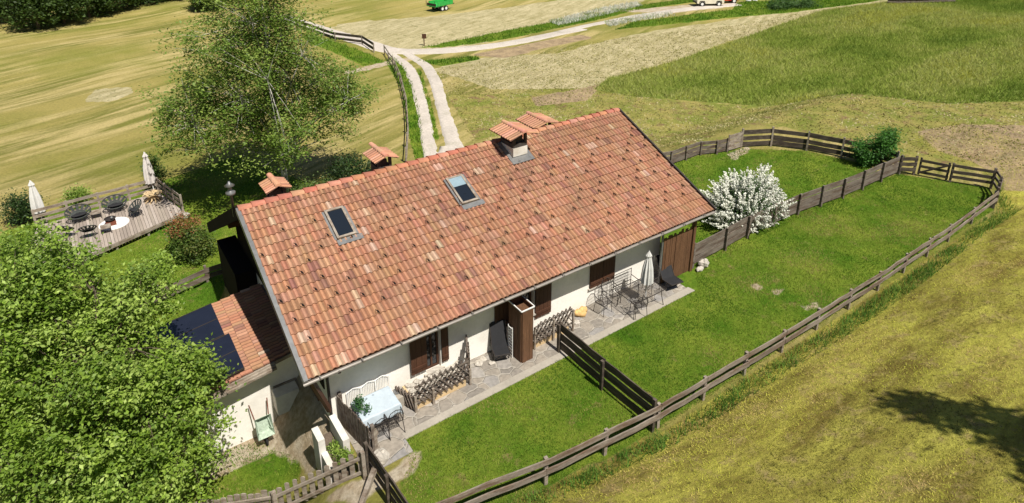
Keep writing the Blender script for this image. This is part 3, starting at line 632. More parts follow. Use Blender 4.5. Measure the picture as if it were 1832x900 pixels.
rail_fence('roadside_fence', 'two-rail fence running beside the wheel tracks towards the house', P((727, 292), (730, 240), (727, 195), (716, 150), (703, 120), (688, 98)), (.4, .85), post_h=1.05, spacing=2.6, side=-.05, m='greywood', group='fences along the gravel road')
rail_fence('roadside_fence', 'dark two-rail fence lining the gravel road beyond the junction', P((669, 94), (648, 80), (600, 74), (560, 60), (510, 42)), (.35, .85), post_h=1.05, spacing=2.6, side=-.05, m='darkfence', pm='greywood', rh=.3, group='fences along the gravel road')
def gate(label, a_, b_, hgt, m_, n=3, w=.14, flip=False):
    a_ = np.array(a_); b_ = np.array(b_); za, zb = zf(*a_) + .08, zf(*b_) + .08
    t = thing('garden_gate', (a_[0], a_[1], za), label, 'gate')
    for k in range(n):
        z = hgt * (k + .5) / n; MB().beam((*a_, za + z), (*b_, zb + z), .03, w, seg=3, jit=.008).build('rail', m_, t)
    for p, z in ((a_ + (b_ - a_) * .04, za), (b_ + (a_ - b_) * .04, zb)): MB().beam((*(p + .02), z), (*(p + .02), z + hgt), .09, .05, up=(1, 0, 0)).build('stile', m_, t)
    d = (b_ - a_); nn = np.array([d[1], -d[0]]); nn = nn / np.linalg.norm(nn) * .045; nn = nn if nn[1] < 0 else -nn
    z0, z1 = (hgt * .92, hgt * .1) if flip else (hgt * .1, hgt * .92)
    MB().beam((*(a_ + nn), za + z0), (*(b_ + nn), zb + z1), .03, .09).build('brace', m_, t); return t
gate('dark three-board gate with diagonal brace in the right fence', (31.82, -.6), (32.3, -1.85), .95, 'darkfence')
gate('pale boarded gate with diagonal brace at the upper lawn', (26.25, 7.05), (27.3, 7.0), .95, 'greywood', w=.28, flip=False)

def pickets(name, label, a_, b_, hgt, w, gap, m_, rails=(.2, .75), side=-.04, z0=None, z1=None, pst=True, rm=None, taper=.02):
    a_ = np.array(a_, float); b_ = np.array(b_, float); za = zf(*a_) if z0 is None else z0; zb = zf(*b_) if z1 is None else z1
    t = thing(name, (a_[0], a_[1], za), label, 'fence'); L_ = np.linalg.norm(b_ - a_); d = (b_ - a_) / L_; nn = np.array([-d[1], d[0]]); n = int(L_ / (w + gap))
    for k in range(n):
        p = a_ + d * (k + .5) * L_ / n; z = za + (zb - za) * (k + .5) / n; h_ = hgt + random.uniform(-.05, .05); ww = w * random.uniform(.85, 1.1); m = MB()
        vs = []
        for off_ in (-.012, .012):
            for (u_, zz) in ((-ww / 2, .02), (ww / 2, .02), (ww / 2, h_ - taper), (ww * .2, h_), (-ww * .2, h_), (-ww / 2, h_ - taper)):
                q = p + d * u_ + nn * off_; vs.append((q[0] + random.uniform(-.004, .004), q[1], z + zz))
        m.add(vs, [(0, 1, 2, 3, 4, 5), (11, 10, 9, 8, 7, 6)] + [(i, 6 + i, 6 + (i + 1) % 6, (i + 1) % 6) for i in range(6)]); m.build('picket', m_, t)
    for r in rails:
        o_ = nn * side; MB().beam((a_[0] + o_[0], a_[1] + o_[1], za + hgt * r), (b_[0] + o_[0], b_[1] + o_[1], zb + hgt * r), .045, .085, seg=4, jit=.01).build('rail', rm or m_, t)
    if pst:
        for p, z in ((a_, za), (b_, zb)): q = p + nn * side * 2; MB().beam((*q, z - .2), (*q, z + hgt + .02), .1, .1, up=(1, 0, 0)).build('post', rm or m_, t)
    return t
pickets('picket_fence', 'grey picket fence section climbing to the patio corner', (-1.08, .08), (.93, -1.22), .88, .125, .075, 'greywood', side=-.05)
pickets('picket_fence', 'grey picket fence section running left under the leafy tree', (-4.6, 2.2), (-1.1, .12), .85, .15, .02, 'greywood', side=-.05)
pickets('picket_fence', 'dark picket screen between planter and clothed table', (1.0, .80), (1.28, -.80), 1.0, .11, .02, 'fence', side=.05, z0=.03, z1=.03)
pickets('picket_fence', 'short grey board panel at the end of the dark picket screen', (1.32, -.84), (1.55, -.80), .85, .11, .01, 'greywood', side=.05, z0=0.03, z1=0.03, pst=False)
m = MB(); m.beam((.35, -2.1, zf(.35, -2.1) - .05), (1.02, -1.72, .62), .12, .12, seg=3, jit=.01); m.build('timber_prop', 'greywood', label='grey timber prop leaning on the dark fence below the picket corner', cat='timber')

# wood partitions
t = thing('board_screen', (13.6, .32, 0), 'tall brown board screen at the right end of the patio', 'screen'); m = MB(); x = 13.58; k = 0
while x < 15.1:
    w = random.uniform(.10, .15); hh = 1.95 + random.uniform(-.07, .07) + (.06 if k % 4 == 0 else 0); m.box((x + w / 2, .30 + random.uniform(-.012, .012), .02 + hh / 2), (w - .006, .028, hh)); x += w; k += 1
m.build('boards', 'column', t)
MB().bx(15.16, 15.30, .22, .34, -.1, 2.32).build('post', 'column', t)
MB().bx(13.5, 13.57, .30, .36, 0, 2.5).build('post', 'metal', t)
t = thing('timber_column', (6.9, .3, 0), 'brown boarded timber box column standing beside the black deck chair', 'column')
m = MB(); x = 6.70
for w in (.155, .135, .135): m.box((x + w / 2, -.20 + random.uniform(-.006, .006), 1.02), (w - .006, .03, 2.0 + random.uniform(-.02, .02))); x += w
y = -.17
for w in (.16, .17, .17, .17): m.box((6.685 + random.uniform(-.004, .004), y + w / 2, 1.02), (.03, w - .006, 2.0 + random.uniform(-.02, .02))); m.box((7.14, y + w / 2, 1.02), (.03, w - .006, 2.0)); y += w
m.bx(6.705, 7.12, -.18, .50, .03, 1.86); m.build('boards', 'column', t)
m = MB(); m.beam((6.66, .5, 2.02), (6.66, -.22, 2.02), .03, .035); m.beam((6.66, -.225, 2.02), (7.16, -.225, 2.02), .03, .035); m.beam((7.16, -.22, 2.02), (7.16, .5, 2.02), .03, .035); m.build('rim', 'whitemetal', t)
MB().bx(6.70, 7.12, .40, .52, 1.86, 2.6).build('post', 'brown', t)

# ------------------------------------------------------------------ lattice railings
def lattice(t, a_, b_, z0, z1, n, m_='fence', name='lattice', slant=.42):
    a_ = np.array(a_, float); b_ = np.array(b_, float); d = b_ - a_; L_ = np.linalg.norm(d); d /= L_; nn = np.array([-d[1], d[0]])
    m = MB(); hh = z1 - z0; dx = slant * hh
    for k in range(n):
        s = L_ * (k + .2) / n
        for sg in (1, -1):
            s0, s1 = s - sg * dx / 2, s + sg * dx / 2; zz0, zz1 = z0, z1
            ta, tb = 0.0, 1.0; dsx = s1 - s0
            for lim, up_ in ((0, False), (L_, True)):
                tc = (lim - s0) / dsx
                if ((s0 > lim) if up_ else (s0 < lim)): ta = max(ta, tc)
                if ((s1 > lim) if up_ else (s1 < lim)): tb = min(tb, tc)
            if tb - ta < .15: continue
            s0, s1, zz0, zz1 = s0 + dsx * ta, s0 + dsx * tb, z0 + hh * ta, z0 + hh * tb
            o_ = nn * .02 * sg; p0 = a_ + d * s0 + o_; p1 = a_ + d * s1 + o_; m.beam((*p0, zz0), (*p1, zz1), .026, .05, up=(nn[0], nn[1], 0))
    m.build(name, m_, t); m = MB()
    for z in (z0 + .10, z1 - .10): m.beam((*a_, z), (*b_, z), .03, .05)
    m.build('rail', m_, t)
t = thing('lattice_railing', (3.8, .2, .03), 'criss-cross lattice railing around the raised stone bed by the left door', 'railing', 'lattice railings by the doors')
lattice(t, (2.98, -.08), (4.85, -.02), .22, 1.0, 10, slant=.75); lattice(t, (2.70, .66), (2.98, -.08), .10, .60, 6); lattice(t, (4.85, 0.0), (5.3, .84), .25, 1.12, 6, slant=.6)
for x, y in ((2.98, -.1), (3.55, -.12), (4.85, -.06), (5.3, .80)): MB().bx(x - .035, x + .035, y - .03, y + .03, .03, .62).build('post', 'greywood', t)
t = thing('plank_bed', (3.9, .4, .03), 'pale plank edging around the raised stone bed by the left door', 'garden bed')
m = MB(); m.bx(3.0, 4.72, -.02, .04, .03, .27); m.bx(3.0, 3.06, .04, .84, .03, .25); m.build('edging', 'paleplank', t)
m = MB().bx(3.07, 4.9, .05, .85, .03, .20); m.build('bed_fill', 'stone', t)
for k in range(46):
    x, y = random.uniform(3.15, 4.9), random.uniform(.12, .8); r = random.uniform(.05, .10)
    tagit(MB().rock((x, y, .22 + r * .4), r, seed=k, sq=(1.2, 1, .7), n=7, m=4).build('bed_stone', 'stone'), 'pale rounded stone heaped in the bed behind the lattice railing', 'stone', 'stones in the bed behind the lattice')
t = thing('lattice_railing', (8.3, .2, .03), 'criss-cross lattice railing between timber column and dark lawn fence', 'railing', 'lattice railings by the doors')
lattice(t, (7.4, .08), (9.05, .15), .22, 1.0, 9, slant=.7)
for x in (7.42, 8.2, 9.05): MB().bx(x - .03, x + .03, .05, .11, .03, .9).build('post', 'greywood', t)
t = MB(); t.bx(7.25, 8.9, .13, .2, .03, .24); tagit(t.build('plank_edging', 'paleplank'), 'pale plank on edge below the right lattice railing', 'plank')
for k, (x, y, r) in enumerate(((9.75, .62, .16), (10.0, .66, .15), (9.88, .5, .12))):
    tagit(MB().rock((x, y, .03 + r * .72), r, seed=90 + k, sq=(1.15, .9, .85)).build('ochre_stump', 'yellowstone', smooth=True), ['left', 'right', 'smallest front'][k] + ' ochre wooden lump against the white wall left of the wire chairs', 'wood lump')
for k, (x, y, r) in enumerate(((9.3, .55, .16), (9.1, .25, .12), (9.45, .35, .11), (9.25, .45, .1), (5.55, .55, .14), (5.9, .35, .10), (5.75, .65, .12))):
    tagit(MB().rock((x, y, .03 + r * .25), r, seed=60 + k, sq=(1.2, 1, .45), n=8, m=5).build('flat_stone', 'stone'), 'flat rough stone lying on the patio paving', 'stone', 'flat stones lying on the patio')
tagit(MB().rock((15.9, .15, .18), .24, seed=33, sq=(1, .8, .8)).build('boulder', 'stone'), 'pale boulder at the foot of the board screen post', 'boulder')
tagit(MB().rock((15.55, .05, .08), .15, seed=35, sq=(1.3, .8, .6)).build('boulder', 'stone'), 'small pale stone left of the boulder by the screen', 'boulder')
tagit(MB().rock((1.42, -1.05, .1), .26, seed=34, sq=(1, .9, .9)).build('boulder', 'stone'), 'mossy grey boulder at the patio corner by the picket fence', 'boulder')
# stone basin and drum beside the bed
t = thing('cushioned_box', (2.85, .45, .03), 'pale box with a round dark lid beside the lattice', 'box'); MB().bx(2.55, 2.92, .3, .72, .03, .40).build('body', 'concrete', t); MB().disc((2.70, .58, .41), .11, .03, 18).build('round_lid', 'metal', t)
# ------------------------------------------------------------------ planter left of the screen
t = thing('masonry_planter', (.6, 0, -1.0), 'tall white masonry planter beside the dark picket screen', 'planter')
m = MB(); m.bx(.70, .88, -.35, .70, -1.2, .52); m.build('wall', 'plaster2', t, label='upper white wall of the planter')
m = MB(); m.bx(.14, .32, -.02, .52, -1.6, .55); m.build('wall', 'plaster2', t, label='left white wall of the planter')
m = MB(); m.bx(.18, .34, -.62, -.024, -1.4, .12); m.build('wall', 'plaster2', t, label='low white step of the planter wall')
MB().bx(.345, .695, -.9, .66, -1.4, .02).build('soil', 'bark', t)
m = MB(); m.bx(.04, .12, -.5, .6, -1.75, -1.35); m.build('footing', 'yellowstone', t)

# ------------------------------------------------------------------ furniture
def wire_chair(label, x, y, rz, mt='iron', group=None, seat='iron'):
    t = thing('wire_chair', (0, 0, 0), label, 'chair', group); r = .011
    for sx in (-1, 1):
        MB().tube([(sx * .2, .2, .43), (sx * .23, .25, 0)], r, 6).build('leg', mt, t); MB().tube([(sx * .2, -.2, .43), (sx * .23, -.22, 0)], r, 6).build('leg', mt, t)
        MB().tube([(sx * .23, -.2, .43), (sx * .25, -.2, .64), (sx * .25, .1, .64), (sx * .21, .22, .66)], r, 6).build('arm', mt, t)
    m = MB(); m.tube([(-.22, -.22, .43), (.22, -.22, .43), (.22, .2, .43), (-.22, .2, .43), (-.22, -.22, .43)], .012, 6)
    for k in range(9): q = -.2 + k * .05; m.tube([(q, -.22, .43), (q, .2, .43)], .005, 4); m.tube([(-.22, q, .432), (.22, q, .432)], .005, 4)
    m.build('seat', seat, t)
    m = MB(); arc = [(-.21, .2, .43), (-.22, .24, .7), (-.15, .28, .88), (0, .29, .94), (.15, .28, .88), (.22, .24, .7), (.21, .2, .43)]; m.tube(arc, .012, 6)
    for k in range(9):
        q = -.18 + k * .045; m.tube([(q, .2, .43), (q, .285, .93 - abs(q) * .55)], .005, 4)
    for z in (.55, .66, .77): m.tube([(-.2, .21 + (z - .43) * .15, z), (.2, .21 + (z - .43) * .15, z)], .005, 4)
    m.build('backrest', mt, t); t.location = (x, y, .03); t.rotation_euler.z = rz; return t
wc0 = wire_chair('black wire chair nearest the ochre wood lumps', 10.62, .28, radians(8), group='black wire chairs at the mesh table')
def cpy(o, label, x, y, rz, z=None):
    c = copy_tree(o); c['label'] = label; c.location.x, c.location.y = x, y
    if z is not None: c.location.z = z
    c.rotation_euler.z = rz; return c
cpy(wc0, 'second black wire chair, right of the one by the ochre lumps', 11.12, .50, radians(-10))
cpy(wc0, 'black wire chair pulled up in front of the mesh table', 11.55, -.55, radians(160))
cpy(wc0, 'black wire chair at the right end of the mesh table', 13.0, .25, radians(-85))
t = thing('mesh_table', (11.95, -.22, .03), 'rectangular black mesh garden table with the white parasol through it', 'table')
m = MB(); x0, x1, y0, y1 = 11.15, 12.75, -.72, .26; m.tube([(x0, y0, .72), (x1, y0, .72), (x1, y1, .72), (x0, y1, .72), (x0, y0, .72)], .018, 6)
for k in range(27): q = x0 + (x1 - x0) * k / 26; m.tube([(q, y0, .72), (q, y1, .72)], .005, 4)
for k in range(17): q = y0 + (y1 - y0) * k / 16; m.tube([(x0, q, .722), (x1, q, .722)], .005, 4)
m.build('tabletop', 'iron', t)
for sx, sy in ((x0 + .15, y0 + .1), (x1 - .15, y0 + .1), (x0 + .15, y1 - .1), (x1 - .15, y1 - .1)):
    MB().tube([(sx, sy, .71), (sx + (.1 if sx > 12 else -.1) * .4, sy, .4), (sx + (.1 if sx > 12 else -.1), sy + (.06 if sy > 0 else -.06), .03)], .014, 6).build('leg', 'iron', t)
t = thing('garden_bench', (11.9, .6, .03), 'black wire two-seat bench standing against the white wall', 'bench')
m = MB(); m.tube([(11.5, .72, .03), (11.5, .72, .95), (12.4, .72, .95), (12.4, .72, .03)], .015, 6)
for k in range(14): q = 11.5 + .9 * k / 13; m.tube([(q, .72, .45), (q, .72, .95)], .006, 4)
for z in (.58, .7, .82): m.tube([(11.5, .72, z), (12.4, .72, z)], .006, 4)
m.build('backrest', 'iron', t); m = MB(); m.tube([(11.5, .3, .45), (12.4, .3, .45), (12.4, .72, .45), (11.5, .72, .45), (11.5, .3, .45)], .014, 6)
for k in range(14): q = 11.5 + .9 * k / 13; m.tube([(q, .3, .45), (q, .72, .45)], .006, 4)
m.build('seat', 'iron', t)
for x in (11.5, 12.4): MB().tube([(x, .3, .65), (x, .3, .03)], .014, 6).build('leg', 'iron', t); MB().tube([(x, .72, .68), (x, .3, .65)], .014, 6).build('armrest', 'iron', t)
def parasol(name, label, x, y, z, hgt, r0, m_='whitecloth', pole='whitemetal', low=.95, lean=(0, 0), cant=False):
    t = thing(name, (x, y, z), label, 'parasol', None)
    MB().tube([(x, y, z), (x + lean[0], y + lean[1], z + hgt)], .022, 8).build('pole', pole, t)
    L_ = hgt - low; m = MB(); n = 20
    for k in range(1): m.lathe((x + lean[0] * .8, y + lean[1] * .8, z + low), [(r0 * .55, 0), (r0, .04), (r0 * .95, L_ * .25), (r0 * .8, L_ * .5), (r0 * .5, L_ * .75), (r0 * .36, L_ * .84), (r0 * .52, L_ * .86), (r0 * .05, L_ * 1.0)], n, flute=.18)
    m.build('canopy', m_, t); MB().disc((x, y, z + .04), .22, .08, 18).build('foot', 'concrete', t); return t
parasol('parasol', 'closed white parasol standing through the mesh table on the patio', 12.28, -.18, .03, 2.15, .20, low=.80)
# loungers
def lounger(label, x, y, rz, mt, back=55, L1=.95, L2=1.0, w=.6, frame='iron', cat='deck chair'):
    t = thing('deck_chair', (0, 0, 0), label, cat); a_ = radians(back)
    hip = (0, .0, .32); top = (0, L1 * cos(a_), .32 + L1 * sin(a_)); ft = (0, -L2, .36)
    m = MB(); m.add([(-w / 2, hip[1], hip[2]), (w / 2, hip[1], hip[2]), (w / 2, top[1], top[2]), (-w / 2, top[1], top[2]), (-w / 2, ft[1], ft[2]), (w / 2, ft[1], ft[2])], [(0, 1, 2, 3), (4, 5, 1, 0)])
    o = m.build('sling', mt, t); md = o.modifiers.new('solid', 'SOLIDIFY'); md.thickness = .035
    for sx in (-1, 1):
        s = sx * w / 2; MB().tube([(s, ft[1], ft[2]), hip and (s, hip[1], hip[2]), (s, top[1], top[2])], .016, 6).build('side_rail', frame, t)
        MB().tube([(s, ft[1] + .25, ft[2]), (s, -.2, 0), (s, .35, .0), (s, L1 * .55 * cos(a_), .32 + L1 * .55 * sin(a_))], .014, 6).build('leg', frame, t)
    MB().tube([(-w / 2, -.2, .01), (w / 2, -.2, .01)], .014, 6).build('crossbar', frame, t)
    MB().tube([(-w / 2, ft[1], ft[2]), (w / 2, ft[1], ft[2])], .016, 6).build('crossbar', frame, t)
    t.location = (x, y, .03); t.rotation_euler.z = rz; return t
lounger('black folding deck chair standing upright left of the timber column', 6.32, .50, radians(-20), 'black', back=68, L1=.85, L2=.42, w=.52)
m = MB()
for k in range(9): m.bx(6.585, 6.61, .18, .40, .15 + k * .12, .19 + k * .12)
m.bx(6.58, 6.60, .165, .19, .03, 1.2); m.bx(6.58, 6.60, .39, .415, .03, 1.2); tagit(m.build('slatted_board', 'whitemetal'), 'narrow white slatted board leaning between deck chair and timber column', 'slatted board')
lounger('long black padded lounger at the right end of the patio', 13.78, .10, radians(-8), 'black', back=58, L1=.90, L2=.52, w=.56, cat='lounger')
# clothed table with chairs
t = thing('garden_table', (1.9, .35, .03), 'rectangular garden table hidden under the pale blue cloth', 'table'); m = MB(); m.bx(1.36, 2.40, -.2, .54, .70, .73); m.build('tabletop', 'whitemetal', t)
for x in (1.42, 2.35):
    for y in (-.14, .5): MB().tube([(x, y, .70), (x, y, .03)], .016, 6).build('leg', 'iron', t)
def cloth():
    nx_, ny_ = 56, 44; X0, X1, Y0, Y1 = 1.10, 2.78, -.55, .80; vs = []; tx0, tx1, ty0, ty1 = 1.32, 2.46, -.25, .58
    for i in range(nx_ + 1):
        for j in range(ny_ + 1):
            x = X0 + (X1 - X0) * i / nx_; y = Y0 + (Y1 - Y0) * j / ny_
            cx_ = min(max(x, tx0), tx1); cy_ = min(max(y, ty0), ty1); dx_, dy_ = x - cx_, y - cy_; dd = math.hypot(dx_, dy_)
            z = .765 - max(0, dd - .01) * .96; k = .22 + .12 * sin(9 * (x + y) * 2)
            fl = dd * (.12 + .08 * sin(17 * (x * 1.0) + 3) * (1 if abs(dy_) > 0 else 0) + .08 * sin(15 * y) * (1 if abs(dx_) > 0 else 0))
            xx = cx_ + (dx_ / dd * fl if dd > 0 else 0); yy = cy_ + (dy_ / dd * fl if dd > 0 else 0)
            vs.append((xx, yy, z))
    return vs, [(i * (ny_ + 1) + j, (i + 1) * (ny_ + 1) + j, (i + 1) * (ny_ + 1) + j + 1, i * (ny_ + 1) + j + 1) for i in range(nx_) for j in range(ny_)]
m = MB(); m.add(*cloth()); o = m.build('tablecloth', 'cloth', smooth=True, label='pale blue patterned cloth draped over the garden table', cat='tablecloth'); o.modifiers.new('solid', 'SOLIDIFY').thickness = .006
def slat_chair(label, x, y, rz):
    t = thing('slat_chair', (0, 0, 0), label, 'chair', 'white slat-back chairs at the clothed table'); r = .012
    for sx in (-1, 1):
        MB().tube([(sx * .2, -.2, .43), (sx * .21, -.22, 0)], r, 6).build('leg', 'whitemetal', t); MB().tube([(sx * .2, .2, .43), (sx * .21, .24, 0)], r, 6).build('leg', 'whitemetal', t)
    MB().bx(-.22, .22, -.22, .2, .42, .45).build('seat', 'whitemetal', t); m = MB(); m.tube([(-.2, .2, .43), (-.21, .24, .9), (0, .26, .96), (.21, .24, .9), (.2, .2, .43)], .014, 6)
    for k in range(7): q = -.15 + k * .05; m.tube([(q, .2, .43), (q, .255, .94)], .008, 5)
    m.build('backrest', 'whitemetal', t); t.location = (x, y, .03); t.rotation_euler.z = rz; return t
sc = slat_chair('white slat-back chair between wall and clothed table, left one', 1.50, .56, 0)
cpy(sc, 'white slat-back chair between wall and clothed table, middle one', 1.96, .56, radians(3)); cpy(sc, 'white slat-back chair between wall and clothed table, right one', 2.36, .56, radians(-4))
wc = cpy(wc0, 'black wire chair pushed under the front of the clothed table', 1.70, -.36, radians(180)); wc['group'] = 'black wire chairs at the clothed table'
wc = cpy(wc0, 'black wire chair half hidden under the hanging cloth corner', 2.18, -.32, radians(175)); wc['group'] = 'black wire chairs at the clothed table'

# wheelbarrow leaning on the annex wall
t = thing('wheelbarrow', (-.62, 3.15, -1.77), 'pale green wheelbarrow tipped up against the annex wall', 'wheelbarrow')
bx_, by_, bz_ = -.62, 3.12, -1.8; wl = np.array([bx_, by_, bz_ + .18])
m = MB(); n = 18; m.tube([wl + np.array([0, .16 * cos(2 * pi * k / n), .16 * sin(2 * pi * k / n)]) for k in range(n + 1)], .035, 8, cap=False)
for k in range(4): a_ = pi * k / 4; m.beam(wl + np.array([0, -.13 * cos(a_), -.13 * sin(a_)]), wl + np.array([0, .13 * cos(a_), .13 * sin(a_)]), .015, .02)
m.build('wheel', 'rubber', t)
for sx in (-1, 1): MB().tube([wl + np.array([sx * .06, 0, 0]), wl + np.array([sx * .17, .06, .45]), wl + np.array([sx * .27, .34, 1.22])], .018, 7).build('handle', 'rust', t)
m = MB(); base_c = wl + np.array([0, .10, .52]); ax_ = np.array([0, .30, .95]); ax_ /= np.linalg.norm(ax_); nn_ = np.array([0, -ax_[2], ax_[1]])
q = []
for (w, l, d_) in ((.15, .20, .02), (.24, .33, .24)):
    for sx, sy in ((-1, -1), (1, -1), (1, 1), (-1, 1)): q.append(base_c + np.array([sx * w, 0, 0]) + ax_ * sy * l + nn_ * d_)
m.add(q, [(0, 1, 2, 3), (0, 4, 5, 1), (1, 5, 6, 2), (2, 6, 7, 3), (3, 7, 4, 0)]); o = m.build('tray', 'greengrey', t); o.modifiers.new('s', 'SOLIDIFY').thickness = .012
for sx in (-1, 1): MB().tube([wl + np.array([sx * .14, .06, .40]), wl + np.array([sx * .2, -.18, .50]), wl + np.array([sx * .16, .1, .75])], .013, 6).build('leg', 'greengrey', t)

# ------------------------------------------------------------------ deck with lounge furniture
DZ = -1.35
D = [(0.0, 19.85), (-.74, 23.0), (-6.3, 22.4), (-6.6, 16.95)]
t = thing('wooden_deck', (-3.3, 20.5, -1.8), 'weathered grey wooden deck with a rail on two sides', 'deck')
m = MB(); x = -6.7; 
def yr(x):                                                     # span of the deck at x
    ys = []
    for i in range(4):
        (x1, y1), (x2, y2) = D[i], D[(i + 1) % 4]
        if (x1 - x) * (x2 - x) <= 0 and x1 != x2: ys.append(y1 + (y2 - y1) * (x - x1) / (x2 - x1))
    return (min(ys), max(ys)) if len(ys) >= 2 else None
x = -6.58
while x < -.02:
    xa, xb = x + .006, x + .134; ra, rb = yr(xa), yr(min(xb, -.001))
    if ra and rb:
        c = random.choice([(.36, .30, .25), (.32, .27, .22), (.40, .34, .29), (.29, .24, .20)])
        vs = [(xa, ra[0], DZ), (xb, rb[0], DZ), (xb, rb[1], DZ), (xa, ra[1], DZ)]; vs += [(p[0], p[1], DZ - .03) for p in vs]
        m.add(vs, [(0, 1, 2, 3), (7, 6, 5, 4), (0, 4, 5, 1), (1, 5, 6, 2), (2, 6, 7, 3), (3, 7, 4, 0)], c)
    x += .14
m.build('boards', 'deck', t); m = MB()
for a_, b_ in zip(D, D[1:] + D[:1]): m.beam((*a_, DZ - .12), (*b_, DZ - .12), .05, .16)
for x in np.arange(-6, 0, 1.4):
    r_ = yr(x); 
    if r_:
        for y in np.linspace(r_[0] + .1, r_[1] - .1, 3): m.bx(x - .05, x + .05, y - .05, y + .05, -2.1, DZ - .04)
m.build('frame', 'greywood', t)
def railing(a_, b_, n):
    a_ = np.array(a_); b_ = np.array(b_)
    for k in range(n + 1):
        p = a_ + (b_ - a_) * k / n; MB().bx(p[0] - .05, p[0] + .05, p[1] - .05, p[1] + .05, DZ - .2, DZ + .92).build('post', 'greywood', t)
    for z in (.25, .52, .82): MB().beam((*a_, DZ + z), (*b_, DZ + z), .03, .15, seg=6, jit=.008).build('rail', 'greywood', t)
railing((-6.2, 22.35), (-.78, 22.95), 4); railing((-.74, 22.9), (-.06, 20.0), 3)
def egg(name, label, x, y, rz, w, kind, group=None):
    """woven lounge seat: an oval shell on thin legs"""
    t = thing(name, (0, 0, 0), label, kind, group); m = MB(); n = 24; sc_ = w / .75
    cen = np.array([0, -.05, .40]); rim = []
    for k in range(n):
        a_ = 2 * pi * k / n; lx = cos(a_) * w / 2; v_ = sin(a_); rim.append(np.array([lx, .05 + v_ * .30, .54 + v_ * .25]))
    mid = [cen + (p - cen) * .62 + np.array([0, .04, -.09]) for p in rim]; low = [cen + (p - cen) * .3 + np.array([0, .03, -.06]) for p in rim]
    m.tube(rim + [rim[0]], .025, 6, cap=False); sv = rim + mid + low
    m.add(sv, [(k, (k + 1) % n, n + (k + 1) % n, n + k) for k in range(n) if k % 2] + [(n + k, n + (k + 1) % n, 2 * n + (k + 1) % n, 2 * n + k) for k in range(n)] + [tuple(2 * n + k for k in range(n))])
    for k in range(n):
        m.tube([rim[k], mid[k], low[k], cen], .007, 4, cap=False)
    for f_ in (.85, .7, .5, .3):
        ring = [cen + (p - cen) * f_ + np.array([0, .04, -.09]) * (1 - abs(f_ - .62) * 1.5) for p in rim]; m.tube(ring + [ring[0]], .006, 4, cap=False)
    m.build('shell', 'rattan', t)
    MB().rock((0, -.02, .40), .2, seed=4, sq=(w * 1.6, 1.0, .22), n=12).build('cushion', 'black', t, smooth=True)
    for sx in (-1, 1):
        for sy in (-1, 1): MB().tube([(sx * w * .22, .0 + sy * .12, .36), (sx * w * .34, sy * .28, 0)], .012, 5).build('leg', 'iron', t)
    t.location = (x, y, DZ); t.rotation_euler.z = rz; return t
egg('lounge_sofa', 'oval woven two-seat sofa, left of the two by the deck rail', -4.42, 21.7, radians(12), 1.1, 'sofa', 'woven sofas on the deck')
egg('lounge_sofa', 'oval woven two-seat sofa, right of the two by the deck rail', -2.85, 21.85, radians(2), 1.1, 'sofa', 'woven sofas on the deck')
e = egg('lounge_chair', 'woven lounge chair right of the fire bowl', -2.1, 20.75, radians(-70), .72, 'chair', 'woven lounge chairs on the deck')
cpy(e, 'woven lounge chair seen from behind, leftmost on the deck', -5.0, 20.3, radians(145)); cpy(e, 'woven lounge chair seen from behind, in front of the white rug', -4.15, 19.65, radians(175))
for k, (x, y) in enumerate(((-3.72, 21.72), (-3.45, 19.75))):
    t = thing('side_table', (x, y, DZ), ['small square woven side table between the two sofas', 'small square woven side table in front of the rug'][k], 'side table'); MB().bx(x - .22, x + .22, y - .22, y + .22, DZ + .30, DZ + .34).build('tabletop', 'greywood', t)
    for sx in (-1, 1):
        for sy in (-1, 1): MB().bx(x + sx * .19 - .015, x + sx * .19 + .015, y + sy * .19 - .015, y + sy * .19 + .015, DZ, DZ + .30).build('leg', 'iron', t)
m = MB().disc((-3.08, 20.5, DZ + .012), .66, .02, 32); tagit(m.build('rug', 'rug'), 'round white rug under the fire bowl on the deck', 'rug')
t = thing('fire_bowl', (-3.2, 20.48, DZ + .02), 'rusty square fire bowl on the white rug', 'fire bowl'); MB().bx(-3.42, -2.98, 20.28, 20.68, DZ + .03, DZ + .22).build('base', 'rust', t); MB().lathe((-3.2, 20.48, DZ + .22), [(.12, 0), (.25, .12), (.26, .14), (.10, .04)], 18).build('bowl', 'iron', t, smooth=True)
MB().rock((-3.12, 20.48, DZ + .36), .07, seed=2).build('lid_knob', 'metal', t, smooth=True)
t = thing('root_table', (-1.15, 22.1, DZ), 'pale driftwood root table in the deck corner under the parasol', 'table'); m = MB()
for k in range(9): a_ = 2 * pi * k / 9; m.tube([(-1.15 + .08 * cos(a_), 22.1 + .08 * sin(a_), DZ + .3), (-1.15 + .25 * cos(a_ + .3), 22.1 + .25 * sin(a_ + .3), DZ + .15), (-1.15 + .42 * cos(a_), 22.1 + .42 * sin(a_), DZ)], [.05, .04, .02], 6)
m.build('roots', 'yellowstone' if False else 'paleplank', t); m = MB(); pl = [(-1.15 + (.42 + .1 * sin(3.1 * k) + .06 * cos(5 * k)) * cos(2 * pi * k / 16), 22.1 + (.34 + .07 * cos(2.3 * k)) * sin(2 * pi * k / 16)) for k in range(16)]; m.prism(pl, DZ + .40, DZ + .47); m.build('tabletop', 'paleplank', t)
parasol('parasol', 'closed white parasol at the left end of the deck', -5.95, 22.75, DZ - .05, 2.3, .24, low=.55, lean=(-.06, .05))
parasol('parasol', 'closed grey parasol behind the driftwood table at the deck corner', -.95, 22.9, DZ - .05, 2.5, .24, m_='greycloth', low=.7, lean=(-.1, .1))
m = MB().rock((-.02, 19.75, -1.55), .22, seed=77, sq=(1, 1, .8)); tagit(m.build('boulder', 'stone'), 'dark boulder at the right corner of the deck', 'boulder')

